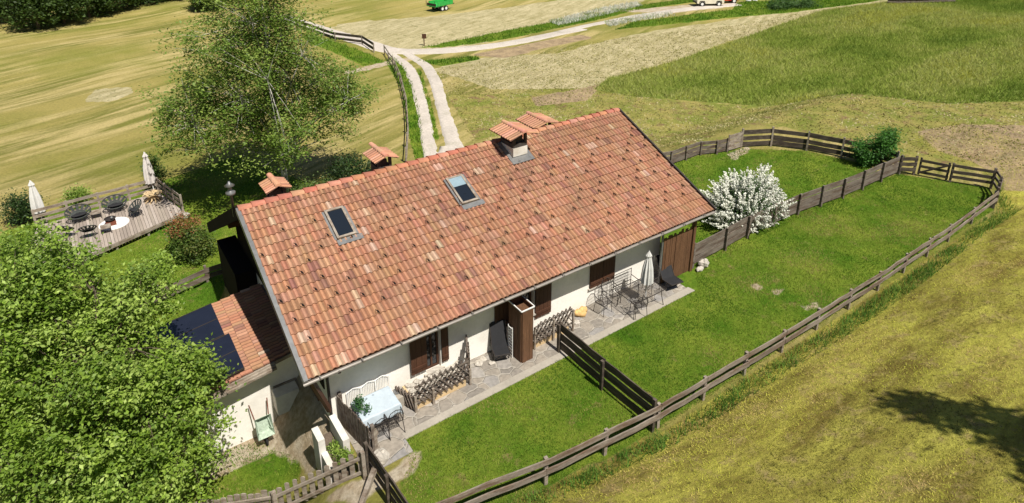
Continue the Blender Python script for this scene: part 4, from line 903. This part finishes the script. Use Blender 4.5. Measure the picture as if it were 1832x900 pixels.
# ------------------------------------------------------------------ vehicles and far things
def wheel(t, x, y, z, r, w, d):
    """d = axle direction"""
    d = np.array([d[0], d[1], 0.]); d /= np.linalg.norm(d); c = np.array([x, y, z]); wh = MB().tube([c - d * w / 2, c + d * w / 2], r, 18).build('wheel', 'rubber', t); MB().tube([c - d * (w / 2 + .01), c + d * (w / 2 + .01)], r * .55, 14).build('rim', 'whitemetal', wh)
def frame2(px0, px1, h):
    a_ = np.array(at(*px0)); b_ = np.array(at(*px1)); d = b_ - a_; L_ = np.linalg.norm(d); d /= L_; n = np.array([-d[1], d[0]]); c = (a_ + b_) / 2; return c, d, n, L_
# trailer
c, d, n, L_ = frame2((768, 22), (806, 15), 0); z0 = zf(*c); L_ = 3.3
t = thing('farm_trailer', (*c, z0), 'green farm trailer standing on the far mown meadow', 'trailer'); ax = (np.array([*d, 0]), np.array([*n, 0]), np.array([0, 0, 1.]))
def lb(m, cx, cy, cz, sx, sy, sz): m.box((c[0] + d[0] * cx + n[0] * cy, c[1] + d[1] * cx + n[1] * cy, z0 + cz), (sx, sy, sz), ax); return m
m = MB(); lb(m, 0, 0, .78, L_, 1.7, .08)
for cy in (-.85, .85): lb(m, .25, cy, 1.08, L_ - .5, .05, .55); [lb(m, -1.2 + k * .55, cy * 1.03, 1.08, .06, .05, .55) for k in range(6)]
lb(m, L_ / 2, 0, 1.08, .05, 1.7, .55); m.build('body', 'green', t)
m = MB(); lb(m, -L_ / 2 + .1, 0, .98, .05, 1.7, .38); lb(m, -L_ / 2 - .1, -.8, 1.2, .05, .05, .7); lb(m, -L_ / 2 - .1, .8, 1.2, .05, .05, .7); m.build('tailgate', 'iron', t)
m = MB(); lb(m, 0, .3, .68, L_, .1, .12); lb(m, 0, -.3, .68, L_, .1, .12); lb(m, L_ / 2 + .5, 0, .6, 1.2, .1, .1); m.build('chassis', 'iron', t)
for cx in (-.35, .35):
    for cy in (-.75, .75): p = c + d * cx + n * cy; wheel(t, p[0], p[1], z0 + .36, .36, .22, n)
# jeep
def car(name, label, c, d, mats, L_=3.7, w=1.6, roof_h=1.65, soft=True, cat='car'):
    c = np.array(c); d = np.array(d) / np.linalg.norm(d); n = np.array([-d[1], d[0]]); z0 = zf(*c); ax = (np.array([*d, 0]), np.array([*n, 0]), np.array([0, 0, 1.])); t = thing(name, (*c, z0), label, cat)
    def pr(m, prof, w_):
        k = len(prof); vs = [(c[0] + d[0] * x + n[0] * s * w_ / 2, c[1] + d[1] * x + n[1] * s * w_ / 2, z0 + z) for s in (-1, 1) for x, z in prof]
        m.add(vs, [tuple(range(k)), tuple(range(2 * k - 1, k - 1, -1))] + [(i, k + i, k + (i + 1) % k, (i + 1) % k) for i in range(k)]); return m
    h_ = L_ / 2
    body = [(-h_, .45), (-h_ + .15, .38), (h_ - .15, .38), (h_, .5), (h_, .85), (h_ - .1, .95), (h_ * .3, 1.02), (-h_ + .05, 1.02), (-h_, .95)]
    pr(MB(), body, w).build('body', mats, t)
    cab = [(-h_ + .1, 1.022), (h_ * .32, 1.022), (h_ * .16, roof_h - .06), (h_ * .1, roof_h), (-h_ * .8, roof_h), (-h_ + .12, roof_h - .1)]
    o = pr(MB(), cab, w - .14).build('cabin', mats, t)
    m = MB()
    for s in (-1, 1):
        for (x0, x1) in ((-h_ * .78, -h_ * .38), (-h_ * .3, h_ * .1)):
            q = [(x0, 1.08), (x1 + (.08 if x1 > 0 else 0), 1.08), (x1, roof_h - .14), (x0, roof_h - .14)]; m.add([(c[0] + d[0] * x + n[0] * s * (w / 2 - .06), c[1] + d[1] * x + n[1] * s * (w / 2 - .06), z0 + z) for x, z in q], [(0, 1, 2, 3)])
    m.build('side_windows', 'glassy', t)
    for sx in (-.62, .62):
        for s in (-1, 1):
            p = c + d * sx * h_ + n * s * (w / 2 - .05); wheel(t, p[0], p[1], z0 + .34, .34, .22, n)
            q = c + d * sx * h_ + n * s * (w / 2 + .0); pr2 = MB(); pr2.tube([np.array([*(q - d * .42), z0 + .42]), np.array([*(q - d * .3), z0 + .72]), np.array([*(q + d * .3), z0 + .72]), np.array([*(q + d * .42), z0 + .42])], .05, 6); pr2.build('wheel_arch', 'iron', t)
    m = MB(); m.box((*(c - d * (h_ + .05)), z0 + .5), (.12, w - .05, .14), ax); m.box((*(c + d * (h_ + .05)), z0 + .5), (.12, w - .05, .14), ax); m.build('bumper', 'iron', t)
    return t
a_ = np.array(at(1248, 12)); b_ = np.array(at(1294, 11)); car('off_road_car', 'boxy cream off-road car parked at the end of the gravel road', (a_ + b_) / 2 + np.array([.3, .6]), b_ - a_, 'cream')
a_ = np.array(at(1300, 6)); car('red_car', 'small red car parked behind the cream off-road car', a_ + np.array([.4, .7]), b_ - np.array(at(1248, 12)), 'red', L_=3.4, w=1.6, roof_h=1.4)
for k, (px, py) in enumerate(((1339, 3), (1350, 2))):
    p = at(px, py); m = MB().rock((p[0], p[1], zf(*p) + .18), .38, seed=40 + k, sq=(1.3, .9, .6)); tagit(m.build('white_sack', 'whitecloth'), ['left', 'right'][k] + ' white sack lying on the grass beyond the red car', 'sack')
p = at(1403, 1); t = thing('dark_shed', (*p, zf(*p)), 'dark low shed at the top edge right of the red car', 'shed'); z0 = zf(*p)
MB().bx(p[0] - .9, p[0] + .9, p[1] - .6, p[1] + .6, z0, z0 + 1.1).build('wall', 'brown', t); MB().prism([(p[0] - 1.1, p[1] - .8), (p[0] + 1.1, p[1] - .8), (p[0] + 1.1, p[1] + .8), (p[0] - 1.1, p[1] + .8)], z0 + 1.11, z0 + 1.2).build('roof', 'fence', t)
for k in range(22):                                             # log pile on the horizon meadow
    px = 1600 + (k % 11) * 9.5; p = at(px, 7 - (px - 1600) * .03); z0 = zf(*p); zz = .22 + .38 * (k // 11); q = (p[0], p[1], z0 + zz)
    m = MB().tube([(q[0] - .5, q[1] + .7, q[2]), (q[0] + .5, q[1] - .7, q[2])], .22, 10); tagit(m.build('log', 'fence'), 'cut log in the row stacked at the top right edge of the meadow', 'log', 'logs stacked at the top right edge')
p = at(759, 82); z0 = zf(*p); t = thing('notice_board', (*p, z0), 'small dark notice board on a post beside the road junction', 'sign')
MB().bx(p[0] - .04, p[0] + .04, p[1] - .04, p[1] + .04, z0, z0 + 1.2).build('post', 'brown', t); MB().box((p[0], p[1] - .06, z0 + 1.05), (.45, .05, .5), ((.82, -.57, 0), (.57, .82, 0), (0, 0, 1))).build('board', 'brown', t)

# ------------------------------------------------------------------ vegetation
def leaf_quads(C, N_, size, aspect=.55, up=.6):
    """C (n,3) centres -> rhombic leaves"""
    n = len(C); nrm = rng.normal(size=(n, 3)); nrm[:, 2] = np.abs(nrm[:, 2]) + up; nrm /= np.linalg.norm(nrm, axis=1)[:, None]
    t = rng.normal(size=(n, 3)); t -= nrm * (t * nrm).sum(1)[:, None]; t /= np.linalg.norm(t, axis=1)[:, None]; b = np.cross(nrm, t)
    s = (size * rng.uniform(.6, 1.3, n))[:, None]
    V = np.stack([C - t * s, C - b * s * aspect + nrm * s * .15, C + t * s, C + b * s * aspect + nrm * s * .15], 1).reshape(-1, 3)
    return V, np.arange(4 * n).reshape(n, 4)
def foliage(centres, per, spread, size, pal, parent, name='crown', m='leaf', aspect=.55, flat=1.0, base=None, up=.6, jitter=.22):
    centres = np.array(centres); K = len(centres); cnt = rng.poisson(per, K); idx = np.repeat(np.arange(K), cnt); n = len(idx)
    sp = np.repeat(spread * rng.uniform(.6, 1.3, K), cnt)[:, None]; C = centres[idx] + rng.normal(size=(n, 3)) * sp * np.array([1, 1, flat])
    V, Fq = leaf_quads(C, n, size, aspect, up); pal = np.array(pal); ck = pal[rng.integers(0, len(pal), K)][idx]; cl = pal[rng.integers(0, len(pal), n)]
    col = (ck * .55 + cl * .45) * rng.uniform(1 - jitter, 1 + jitter, (n, 1))
    return fast_mesh(name, V, Fq, col, m, parent, base=base)
def sample_lobes(lobes, K, shell=.55):
    vol = np.array([l[3] * l[4] * l[5] for l in lobes]) ** .75; pick_ = rng.choice(len(lobes), K, p=vol / vol.sum()); L_ = np.array(lobes)[pick_]
    d = rng.normal(size=(K, 3)); d /= np.linalg.norm(d, axis=1)[:, None]; r = shell + (1 - shell) * rng.uniform(0, 1, K); r = np.where(rng.uniform(size=K) < .22, rng.uniform(.15, .6, K), r)
    return L_[:, :3] + d * L_[:, 3:6] * r[:, None]
def tree(name, label, base, lobes, K, per, spread, size, pal, trunk_h, tr, bark='bark', cat='tree', limbs=26, group=None, aspect=.55, flat=.8, shell=.5, lean=(0, 0), up=.6, twigs=.5):
    base = np.array(base, float); t = thing(name, base, label, cat, group)
    cl = sample_lobes(lobes, K, shell)
    cl = cl[cl[:, 2] > H(cl[:, 0], cl[:, 1]) + .15]
    top = base + np.array([lean[0], lean[1], trunk_h]); m = MB(); nseg = 8; tp = [base + (top - base) * k / nseg + np.array([random.uniform(-1, 1), random.uniform(-1, 1), 0]) * tr * .5 * (k > 0) for k in range(nseg + 1)]
    tp[0] = base - np.array([0, 0, .3]); m.tube(tp, [tr * (1.25 if k == 0 else 1 - .82 * k / nseg) for k in range(nseg + 1)], 9); m.build('trunk', bark, t, smooth=True)
    m = MB(); sel = cl[rng.choice(len(cl), min(limbs, len(cl)), replace=False)]; ends = []
    for e in sel:
        zt = np.clip((e[2] - base[2]) * random.uniform(.35, .75), trunk_h * .18, trunk_h * .95); k = zt / trunk_h * nseg; i0 = int(min(k, nseg - 1)); s_ = tp[i0] + (tp[i0 + 1] - tp[i0]) * (k - i0) if i0 < nseg else tp[-1]
        mid = s_ * .5 + e * .5 + np.array([random.uniform(-.2, .2), random.uniform(-.2, .2), .08 * np.linalg.norm(e - s_)]); r0 = tr * .36 * (1 - .6 * zt / trunk_h)
        m.tube([s_, s_ * .75 + mid * .25, mid, mid * .4 + e * .6, e], [r0, r0 * .85, r0 * .6, r0 * .35, .006], 6, cap=False); ends.append((s_, mid, e))
    E_ = np.array([q[2] for q in ends]); Mi = np.array([q[1] for q in ends])
    nt_ = int(len(cl) * twigs)
    for c_ in cl[:nt_]:
        k = int(np.argmin(((Mi * .35 + E_ * .65) - c_ @ np.eye(3)).__pow__(2).sum(1))); s_ = Mi[k] * .45 + E_[k] * .55; m.tube([s_, (s_ + c_) / 2 + np.array([0, 0, .06]), c_], [tr * .07, tr * .045, .004], 4, cap=False)
    m.build('limbs', bark, t, smooth=True)
    foliage(cl, per, spread, size, pal, t, aspect=aspect, flat=flat, up=up)
    return t
G_BIRCH = [(.17, .27, .035), (.21, .31, .05), (.11, .19, .025), (.30, .38, .08), (.14, .23, .035)]
G_BRIGHT = [(.21, .33, .034), (.29, .42, .055), (.10, .18, .02), (.44, .56, .13), (.16, .26, .03)]
G_DARK = [(.035, .075, .015), (.05, .10, .02), (.07, .13, .03), (.03, .06, .018)]
G_MID = [(.07, .14, .02), (.10, .18, .03), (.06, .11, .02), (.13, .21, .04)]
tree('birch_tree', 'tall birch with loose airy crown standing behind the farmhouse', (5.0, 19.6, h1(5, 19.6)), [(4.9, 19.6, 3.3, 5.3, 4.6, 3.0), (4.6, 19.6, 6.6, 4.3, 4.0, 2.6), (4.9, 19.6, 9.6, 2.9, 2.8, 2.8), (8.6, 19.2, 3.4, 2.2, 2.2, 2.4), (1.2, 20.0, 3.6, 2.2, 2.2, 2.4)],
     800, 84, .34, .078, G_BIRCH, 12.5, .17, bark='birchbark', limbs=46, flat=.75, shell=.35, up=1.3, twigs=.9)
tree('apple_tree', 'large bright green leafy tree filling the lower left corner', (-4.6, 2.9, -1.8), [(-3.35, 2.9, 1.0, 1.9, 1.8, 1.7), (-2.65, 3.0, 2.0, 1.2, 1.1, 1.05), (-4.9, 2.6, 2.7, 2.2, 2.0, 2.2), (-5.2, 1.6, .6, 2.4, 2.0, 2.0), (-3.9, 1.9, -.1, 1.9, 1.4, 1.2), (-6.0, 3.6, 4.2, 1.8, 1.7, 1.9), (-2.75, 4.6, 3.9, .9, .9, .9), (-3.6, 3.7, 3.0, 1.1, 1.1, 1.1), (-5.2, 4.6, 5.6, 1.2, 1.1, 1.1), (-4.6, 4.0, 5.4, 1.2, .9, 1.0), (-5.6, 3.4, 5.2, 1.2, 1.2, 1.0), (-3.7, 3.6, 4.2, .9, .9, .8)],
     1180, 92, .185, .056, G_BRIGHT, 5.6, .19, limbs=50, shell=.55, up=1.0, twigs=.8)
tree('apple_tree', 'second bright green tree behind it at the left edge by the deck', (-7.4, 8.5, -1.8), [(-7.2, 8.3, 1.6, 2.0, 2.2, 2.0), (-5.9, 7.6, 2.6, 1.3, 1.4, 1.4)], 300, 80, .24, .06, G_BRIGHT, 4.0, .14, limbs=20, shell=.5, up=1.0)
# wood at the top left: each tree its own crown
wd = [(*at(px, py), sc_) for px, py, sc_ in ((14, 40, 1.15), (70, 52, 1.0), (115, 42, 1.05), (160, 30, 1.0), (205, 20, 1.0), (250, 8, 1.05), (300, 0, 1.0), (40, 22, 1.3), (95, 15, 1.3), (140, 10, 1.2), (185, 2, 1.2), (225, -6, 1.2), (372, 18, .62), (350, -8, 1.1), (395, -2, 1.0), (430, -8, 1.1), (470, -8, 1.0), (515, -10, 1.0), (560, -12, 1.0), (-30, 30, 1.3), (60, -5, 1.4), (120, -10, 1.4), (320, -16, 1.3), (-10, 5, 1.4))]
kinds = ['leftmost', 'second from left', 'third from left', 'fourth from left', 'fifth from left', 'sixth from left', 'seventh from left']
for k, (x, y, s) in enumerate(wd):
    lab = f'dark dense tree in the front row of the wood, {kinds[k]}' if k < 7 else 'dark dense tree in the wood at the top left edge'
    lobes = [(x, y, 3.2 * s - 1.8, 3.0 * s, 3.0 * s, 3.2 * s), (x + 1.2 * s, y - .8, 2.0 * s - 1.8, 2.0 * s, 1.9 * s, 1.9 * s), (x - 1.4 * s, y - .5, 2.2 * s - 1.8, 1.8 * s, 1.8 * s, 2.0 * s), (x, y, 6.0 * s - 1.8, 2.2 * s, 2.2 * s, 2.6 * s)]
    tree('broadleaf_tree', lab, (x, y, h1(x, y)), lobes, 150, 48, .42, .17, [(.05, .095, .018), (.075, .13, .025), (.10, .165, .03), (.04, .07, .014)], 6.5 * s, .2, limbs=8, shell=.7, group='trees of the wood at the top left', up=.9, twigs=0)
def shrub(name, label, x, y, lobes, K, per, spread, size, pal, cat='shrub', aspect=.55, up=.7):
    z = h1(x, y); t = thing(name, (x, y, z), label, cat); L_ = [(x + l[0], y + l[1], z + l[2], *l[3:]) for l in lobes]; cl = sample_lobes(L_, K, .5); cl = cl[cl[:, 2] > z + .05]
    m = MB()
    for c_ in cl[::max(1, len(cl) // 22)]: m.tube([(x + random.uniform(-.1, .1), y + random.uniform(-.1, .1), z - .05), ((x + c_[0]) / 2, (y + c_[1]) / 2, (z + c_[2]) / 2 + .1), c_], [.025, .018, .005], 5, cap=False)
    m.build('stems', 'bark', t); foliage(cl, per, spread, size, pal, t, name='foliage', aspect=aspect, up=up); return t
p = at(1578, 297); shrub('corner_shrub', 'rounded green shrub at the fence corner between the two lawns', p[0] - .2, p[1] + .2, [(0.2, -.1, 1.1, .75, .75, .8), (-.6, .5, .7, .65, .7, .7), (.5, -.2, 1.6, .45, .45, .5)], 130, 60, .16, .06, [(.07, .20, .03), (.10, .26, .04), (.05, .14, .02)])
shrub('corner_shrub', 'green shrub showing past the right end of the roof ridge', 20.3, 9.2, [(0, 0, .9, 1.1, 1.1, 1.0), (-.4, .3, 1.5, .6, .6, .6), (.5, .6, 1.2, .5, .5, 1.0)], 120, 50, .2, .07, G_MID)
shrub('dark_shrub', 'dark shrub under the birch behind the left middle chimney', 8.0, 17.2, [(0, 0, 1.1, 1.5, 1.4, 1.3), (1.0, .4, .8, 1.0, 1.0, 1.0)], 170, 50, .24, .07, [(.035, .07, .015), (.05, .10, .02), (.02, .045, .012)])
shrub('light_shrub', 'light green shrub at the foot of the birch trunk', 5.8, 17.2, [(0, 0, .8, 1.4, 1.0, .9), (1.2, -.4, .6, 1.0, .8, .8)], 120, 50, .22, .06, [(.12, .19, .04), (.16, .24, .06), (.09, .15, .03)])
shrub('red_tipped_shrub', 'shrub with red-tipped leaves left of the roof corner', -.3, 15.6, [(0, 0, .7, .9, .9, .8), (-.3, .8, 1.1, .6, .7, .6)], 130, 55, .17, .055, [(.10, .17, .03), (.12, .20, .03), (.07, .12, .02), (.16, .17, .035)])
p = at(372, 408); t = [o for o in bpy.data.objects if o.name.startswith('red_tipped')][0]
cl = sample_lobes([(-.5, 16.3, -.35, .7, .6, .45)], 50, .7); foliage(cl, 26, .13, .045, [(.42, .13, .07), (.35, .16, .06), (.25, .20, .05)], t, name='young_leaves')
shrub('dark_shrub', 'dark shrub behind the left parasol of the deck', -6.7, 23.9, [(0, 0, .8, .9, .8, .9)], 80, 45, .18, .06, G_DARK)
shrub('sapling', 'young green sapling behind the deck rail', -4.4, 24.6, [(0, 0, .5, .7, .6, .5)], 50, 45, .16, .05, G_BRIGHT)
shrub('sapling', 'dark green sapling behind the grey parasol', -.7, 24.3, [(0, 0, 1.2, .55, .5, 1.0)], 70, 45, .15, .055, G_MID)
shrub('potted_plant', 'leafy green plant growing in the masonry planter', .55, -.15, [(0, 0, .20, .17, .5, .25), (.1, -.35, .35, .16, .25, .25)], 50, 36, .07, .03, G_BRIGHT, cat='plant')
t = thing('potted_plant', (1.42, .12, .77), 'leafy potted plant standing on the left end of the clothed table', 'plant'); MB().lathe((1.42, .12, .77), [(.05, 0), (.08, .14), (.085, .15)], 14).build('pot', 'whitemetal', t)
foliage(sample_lobes([(1.42, .12, 1.05, .16, .20, .16), (1.5, -.1, .98, .10, .14, .08)], 26), 22, .05, .032, [(.06, .17, .05), (.09, .22, .07), (.04, .11, .03)], t, name='foliage')
p = at(1400, 14); shrub('scrub_bush', 'low dark bush in the far verge right of the red car', p[0], p[1], [(0, 0, .4, 3.0, 1.5, .7), (3, -1.5, .35, 2.2, 1.2, .6)], 160, 40, .35, .11, [(.06, .13, .03), (.09, .17, .04)])
# white flowering bush
bx0, by0 = 20.6, 1.75; t = thing('flowering_bush', (bx0, by0, 0), 'big round bush covered in white blossom spikes', 'flowering shrub')
n = 600; d = rng.normal(size=(n, 3)); d[:, 2] = np.abs(d[:, 2]) * .9 - .12; d /= np.linalg.norm(d, axis=1)[:, None]
R_ = np.array([2.15, 1.5, 1.85]) ; tips = np.array([bx0, by0, .35]) + d * R_ * (rng.uniform(.72, 1.08, (n, 1)) * (1 + .16 * np.sin(d[:, :1] * 5 + 1) * np.cos(d[:, 1:2] * 4 + d[:, 2:3] * 3))); tips = tips[tips[:, 2] > .2]
m = MB(); 
for q in tips[::3]: m.tube([(bx0, by0, 0), ((bx0 + q[0]) / 2, (by0 + q[1]) / 2, q[2] * .62 + .1), q], [.02, .012, .004], 4, cap=False)
m.build('stems', 'bark', t)
dirs = (tips - np.array([bx0, by0, -.6])); dirs /= np.linalg.norm(dirs, axis=1)[:, None]; pc = []
for q, dd in zip(tips, dirs):
    L_ = random.uniform(.35, .8); bend = np.array([random.uniform(-.15, .15), random.uniform(-.15, .15), -.05]); k = 46; s_ = rng.uniform(0, 1, k)
    pc.append(q[None] + dd[None] * (s_[:, None] - .6) * L_ + bend[None] * (s_[:, None] ** 2) * L_ + rng.normal(size=(k, 3)) * (.052 * (1.15 - s_[:, None])))
pc = np.concatenate(pc); V, Fq = leaf_quads(pc, len(pc), .038, .8, .5); fast_mesh('blossom', V, Fq, np.array([.80, .80, .70]) * rng.uniform(.85, 1.05, (len(pc), 1)), 'petal', t)
foliage(sample_lobes([(bx0, by0, .75, 1.75, 1.25, 1.15)], 300, .55), 55, .17, .05, [(.06, .13, .03), (.09, .17, .04), (.05, .10, .025)], t, name='foliage')
# trees uphill, outside the frame, whose shade falls on the slope
tree('broadleaf_tree', 'tree outside the frame whose shade falls on the mown slope', (18.5, -20.5, h1(18.5, -20.5)), [(13.5, -16.2, 13.0, .35, 1.1, .3), (13.9, -17.5, 13.0, .6, .9, .4), (13.2, -18.4, 13.2, 1.1, .7, .4)], 60, 42, .26, .12, G_MID, 12.0, .3, limbs=8, shell=.3)

# ------------------------------------------------------------------ grasses (nobody could count them)
def scatter(poly, dens, clump=0.0, excl=None, box=None):
    p = np.array(poly); x0, y0 = p.min(0); x1, y1 = p.max(0)
    if box: x0, y0, x1, y1 = max(x0, box[0]), max(y0, box[1]), min(x1, box[2]), min(y1, box[3])
    n = int((x1 - x0) * (y1 - y0) * dens); x = rng.uniform(x0, x1, n); y = rng.uniform(y0, y1, n); k = inpoly(x, y, poly)
    if excl:
        for e in excl: k &= ~inpoly(x, y, e)
    x, y = x[k], y[k]
    if clump:
        f = fbm(x, y, 1.3); k = rng.uniform(size=len(x)) < (1 - clump) + clump * f; x, y = x[k], y[k]
    return x, y
def blades(name, pts, hgt, wid, pal, label, cat, lean=.5, mixn=None, flat=False, m='blade', cs=.6, cst=1.0, cj=.6):
    x, y = pts; n = len(x); z = H(x, y); a_ = rng.uniform(0, 2 * pi, n); hh = hgt * rng.uniform(.5, 1.3, n); w = wid * rng.uniform(.6, 1.3, n)
    b = np.stack([x, y, z], 1); t_ = np.stack([np.cos(a_), np.sin(a_), np.zeros(n)], 1); l = rng.normal(size=(n, 3)) * lean; l[:, 2] = 1; l /= np.linalg.norm(l, axis=1)[:, None]
    if flat: l[:, 2] = rng.uniform(.02, .3, n)
    V = np.stack([b - t_ * w[:, None] / 2, b + t_ * w[:, None] / 2, b + l * hh[:, None]], 1).reshape(-1, 3); V[:, 2] -= .003
    pal = np.array(pal); f = fbm(x, y, cs, cst); k = np.clip((f * (len(pal) - 1) + rng.normal(0, cj, n)).round().astype(int), 0, len(pal) - 1)
    col = pal[k] * rng.uniform(.75, 1.25, (n, 1)); o = fast_mesh(name, V, np.arange(3 * n).reshape(n, 3), col, m, base=(float(x.mean()), float(y.mean()), float(z.mean())), k=3)
    return tagit(o, label, cat, kind='stuff')
GL = [(.060, .140, .010), (.095, .19, .013), (.14, .24, .020), (.19, .275, .03), (.25, .29, .05), (.33, .29, .09)]
PAT = [(1.0, .87), (1.0, -1.3), (2.3, -1.3), (2.3, -.8), (14.35, -.74), (14.2, .87)]
blades('lawn_grass', scatter(LAWN_FRONT, 900, .3, [PAT]), .075, .022, GL, 'short bright green grass of the fenced front lawn', 'grass', lean=.6)
blades('lawn_grass', scatter(LAWN_BACK, 500, .3), .08, .03, GL, 'short green grass of the upper fenced lawn', 'grass', lean=.6)
blades('lawn_grass', scatter(LAWN_SIDE, 260, .3, [D, [(WX0, WY0), (WX1, WY0), (WX1, WYB), (WX0, WYB)], [(-4.6, 3.6), (.85, 3.6), (.85, 8), (-4.6, 8)]], box=(-9, 8, 8, 30)), .08, .035, GL[1:], 'short green grass of the side lawn around the deck', 'grass', lean=.6)
blades('lawn_grass', scatter(LAWN_LOW, 700, .3), .09, .025, GL, 'green grass in the yard below the wheelbarrow', 'grass', lean=.6)
SLOPE = [(-3, -3.2), (1.5, -3.85), (4.6, -4.5), (8.4, -4.8), (31, -4.7), (34.5, -3.6), (36, 2), (48, 2), (40, -12), (20, -16), (8, -14)]
GS = [(.13, .12, .022), (.24, .23, .036), (.38, .385, .052), (.49, .475, .075), (.54, .46, .12), (.42, .30, .12)]
blades('mown_grass', scatter(SLOPE, 760, .6, box=(-3, -14, 42, 2)), .070, .020, GS, 'yellow-green mown grass on the slope at the lower right', 'grass', lean=2.6, cs=.9, cst=.35, cj=.6)
TV = [(-1, -3.3), (1.5, -3.8), (4.6, -4.4), (8.4, -4.75), (20, -4.9), (26, -4.8), (31.3, -4.55), (33.6, -3.6), (34.2, -3.3), (31.5, -5.3), (20, -5.8), (8, -5.5), (4.5, -5.1), (0, -4.2)]
blades('verge_grass', scatter(TV, 420, .9), .30, .025, [(.07, .16, .02), (.10, .21, .03), (.16, .25, .04)], 'tuft of taller green grass left along the long fence', 'grass', lean=.5)
blades('fence_weeds', scatter([(15.5, .1), (22, .25), (31, -.2), (31.2, .25), (22, .75), (15.5, .65)], 260, .8), .16, .022, GL, 'taller grass at the foot of the lawn fences', 'grass', lean=.5)
GT = [(.13, .20, .025), (.19, .26, .035), (.25, .31, .05), (.31, .35, .075), (.37, .38, .12), (.35, .36, .06)]
blades('tall_grass', scatter(TALL, 150, .3, box=(25, -12, 110, 45)), .42, .055, GT, 'tall unmown grass on the right hand meadow', 'grass', lean=1.1, cs=.16, cst=.5, cj=.8)
VG = sum([[np.stack(scatter(v, 60, .4), 1)] for v in VERGE], []); VG = np.concatenate(VG); blades('verge_grass', (VG[:, 0], VG[:, 1]), .28, .07, GL[:3] + [(.16, .25, .03)], 'green verge grass beside the gravel road', 'grass', lean=.5)
ox = P((980, 38), (1060, 18), (1140, 4), (1150, 10), (1070, 30), (1000, 46)); blades('ox_eye_daisies', scatter(ox, 90, .7), .40, .10, [(.62, .62, .52), (.7, .7, .62), (.25, .32, .10)], 'white meadow flowers beside the far gravel road', 'flowers', lean=.6)
ox = P((1080, 40), (1150, 26), (1200, 22), (1210, 28), (1150, 36), (1090, 48)); blades('ox_eye_daisies', scatter(ox, 90, .7), .32, .09, [(.62, .62, .52), (.7, .7, .62), (.25, .32, .10)], 'white meadow flowers on the near side of the gravel road', 'flowers', lean=.6)
MR = P((770, 125), (1180, 60), (1560, 5), (1300, 80), (1060, 160), (1240, 185), (1900, 188), (1950, 330), (1780, 300), (1600, 270), (1340, 220), (1210, 270), (1110, 190), (850, 260))
blades('cut_hay', scatter(MR, 55, .6, box=(14, -10, 110, 75)), .12, .12, [(.17, .17, .04), (.32, .29, .10), (.42, .37, .17), (.52, .45, .26)], 'loose cut hay lying on the middle meadow', 'hay', lean=1.6)
print('faces', sum(len(o.data.polygons) for o in bpy.data.objects if o.type == 'MESH'))
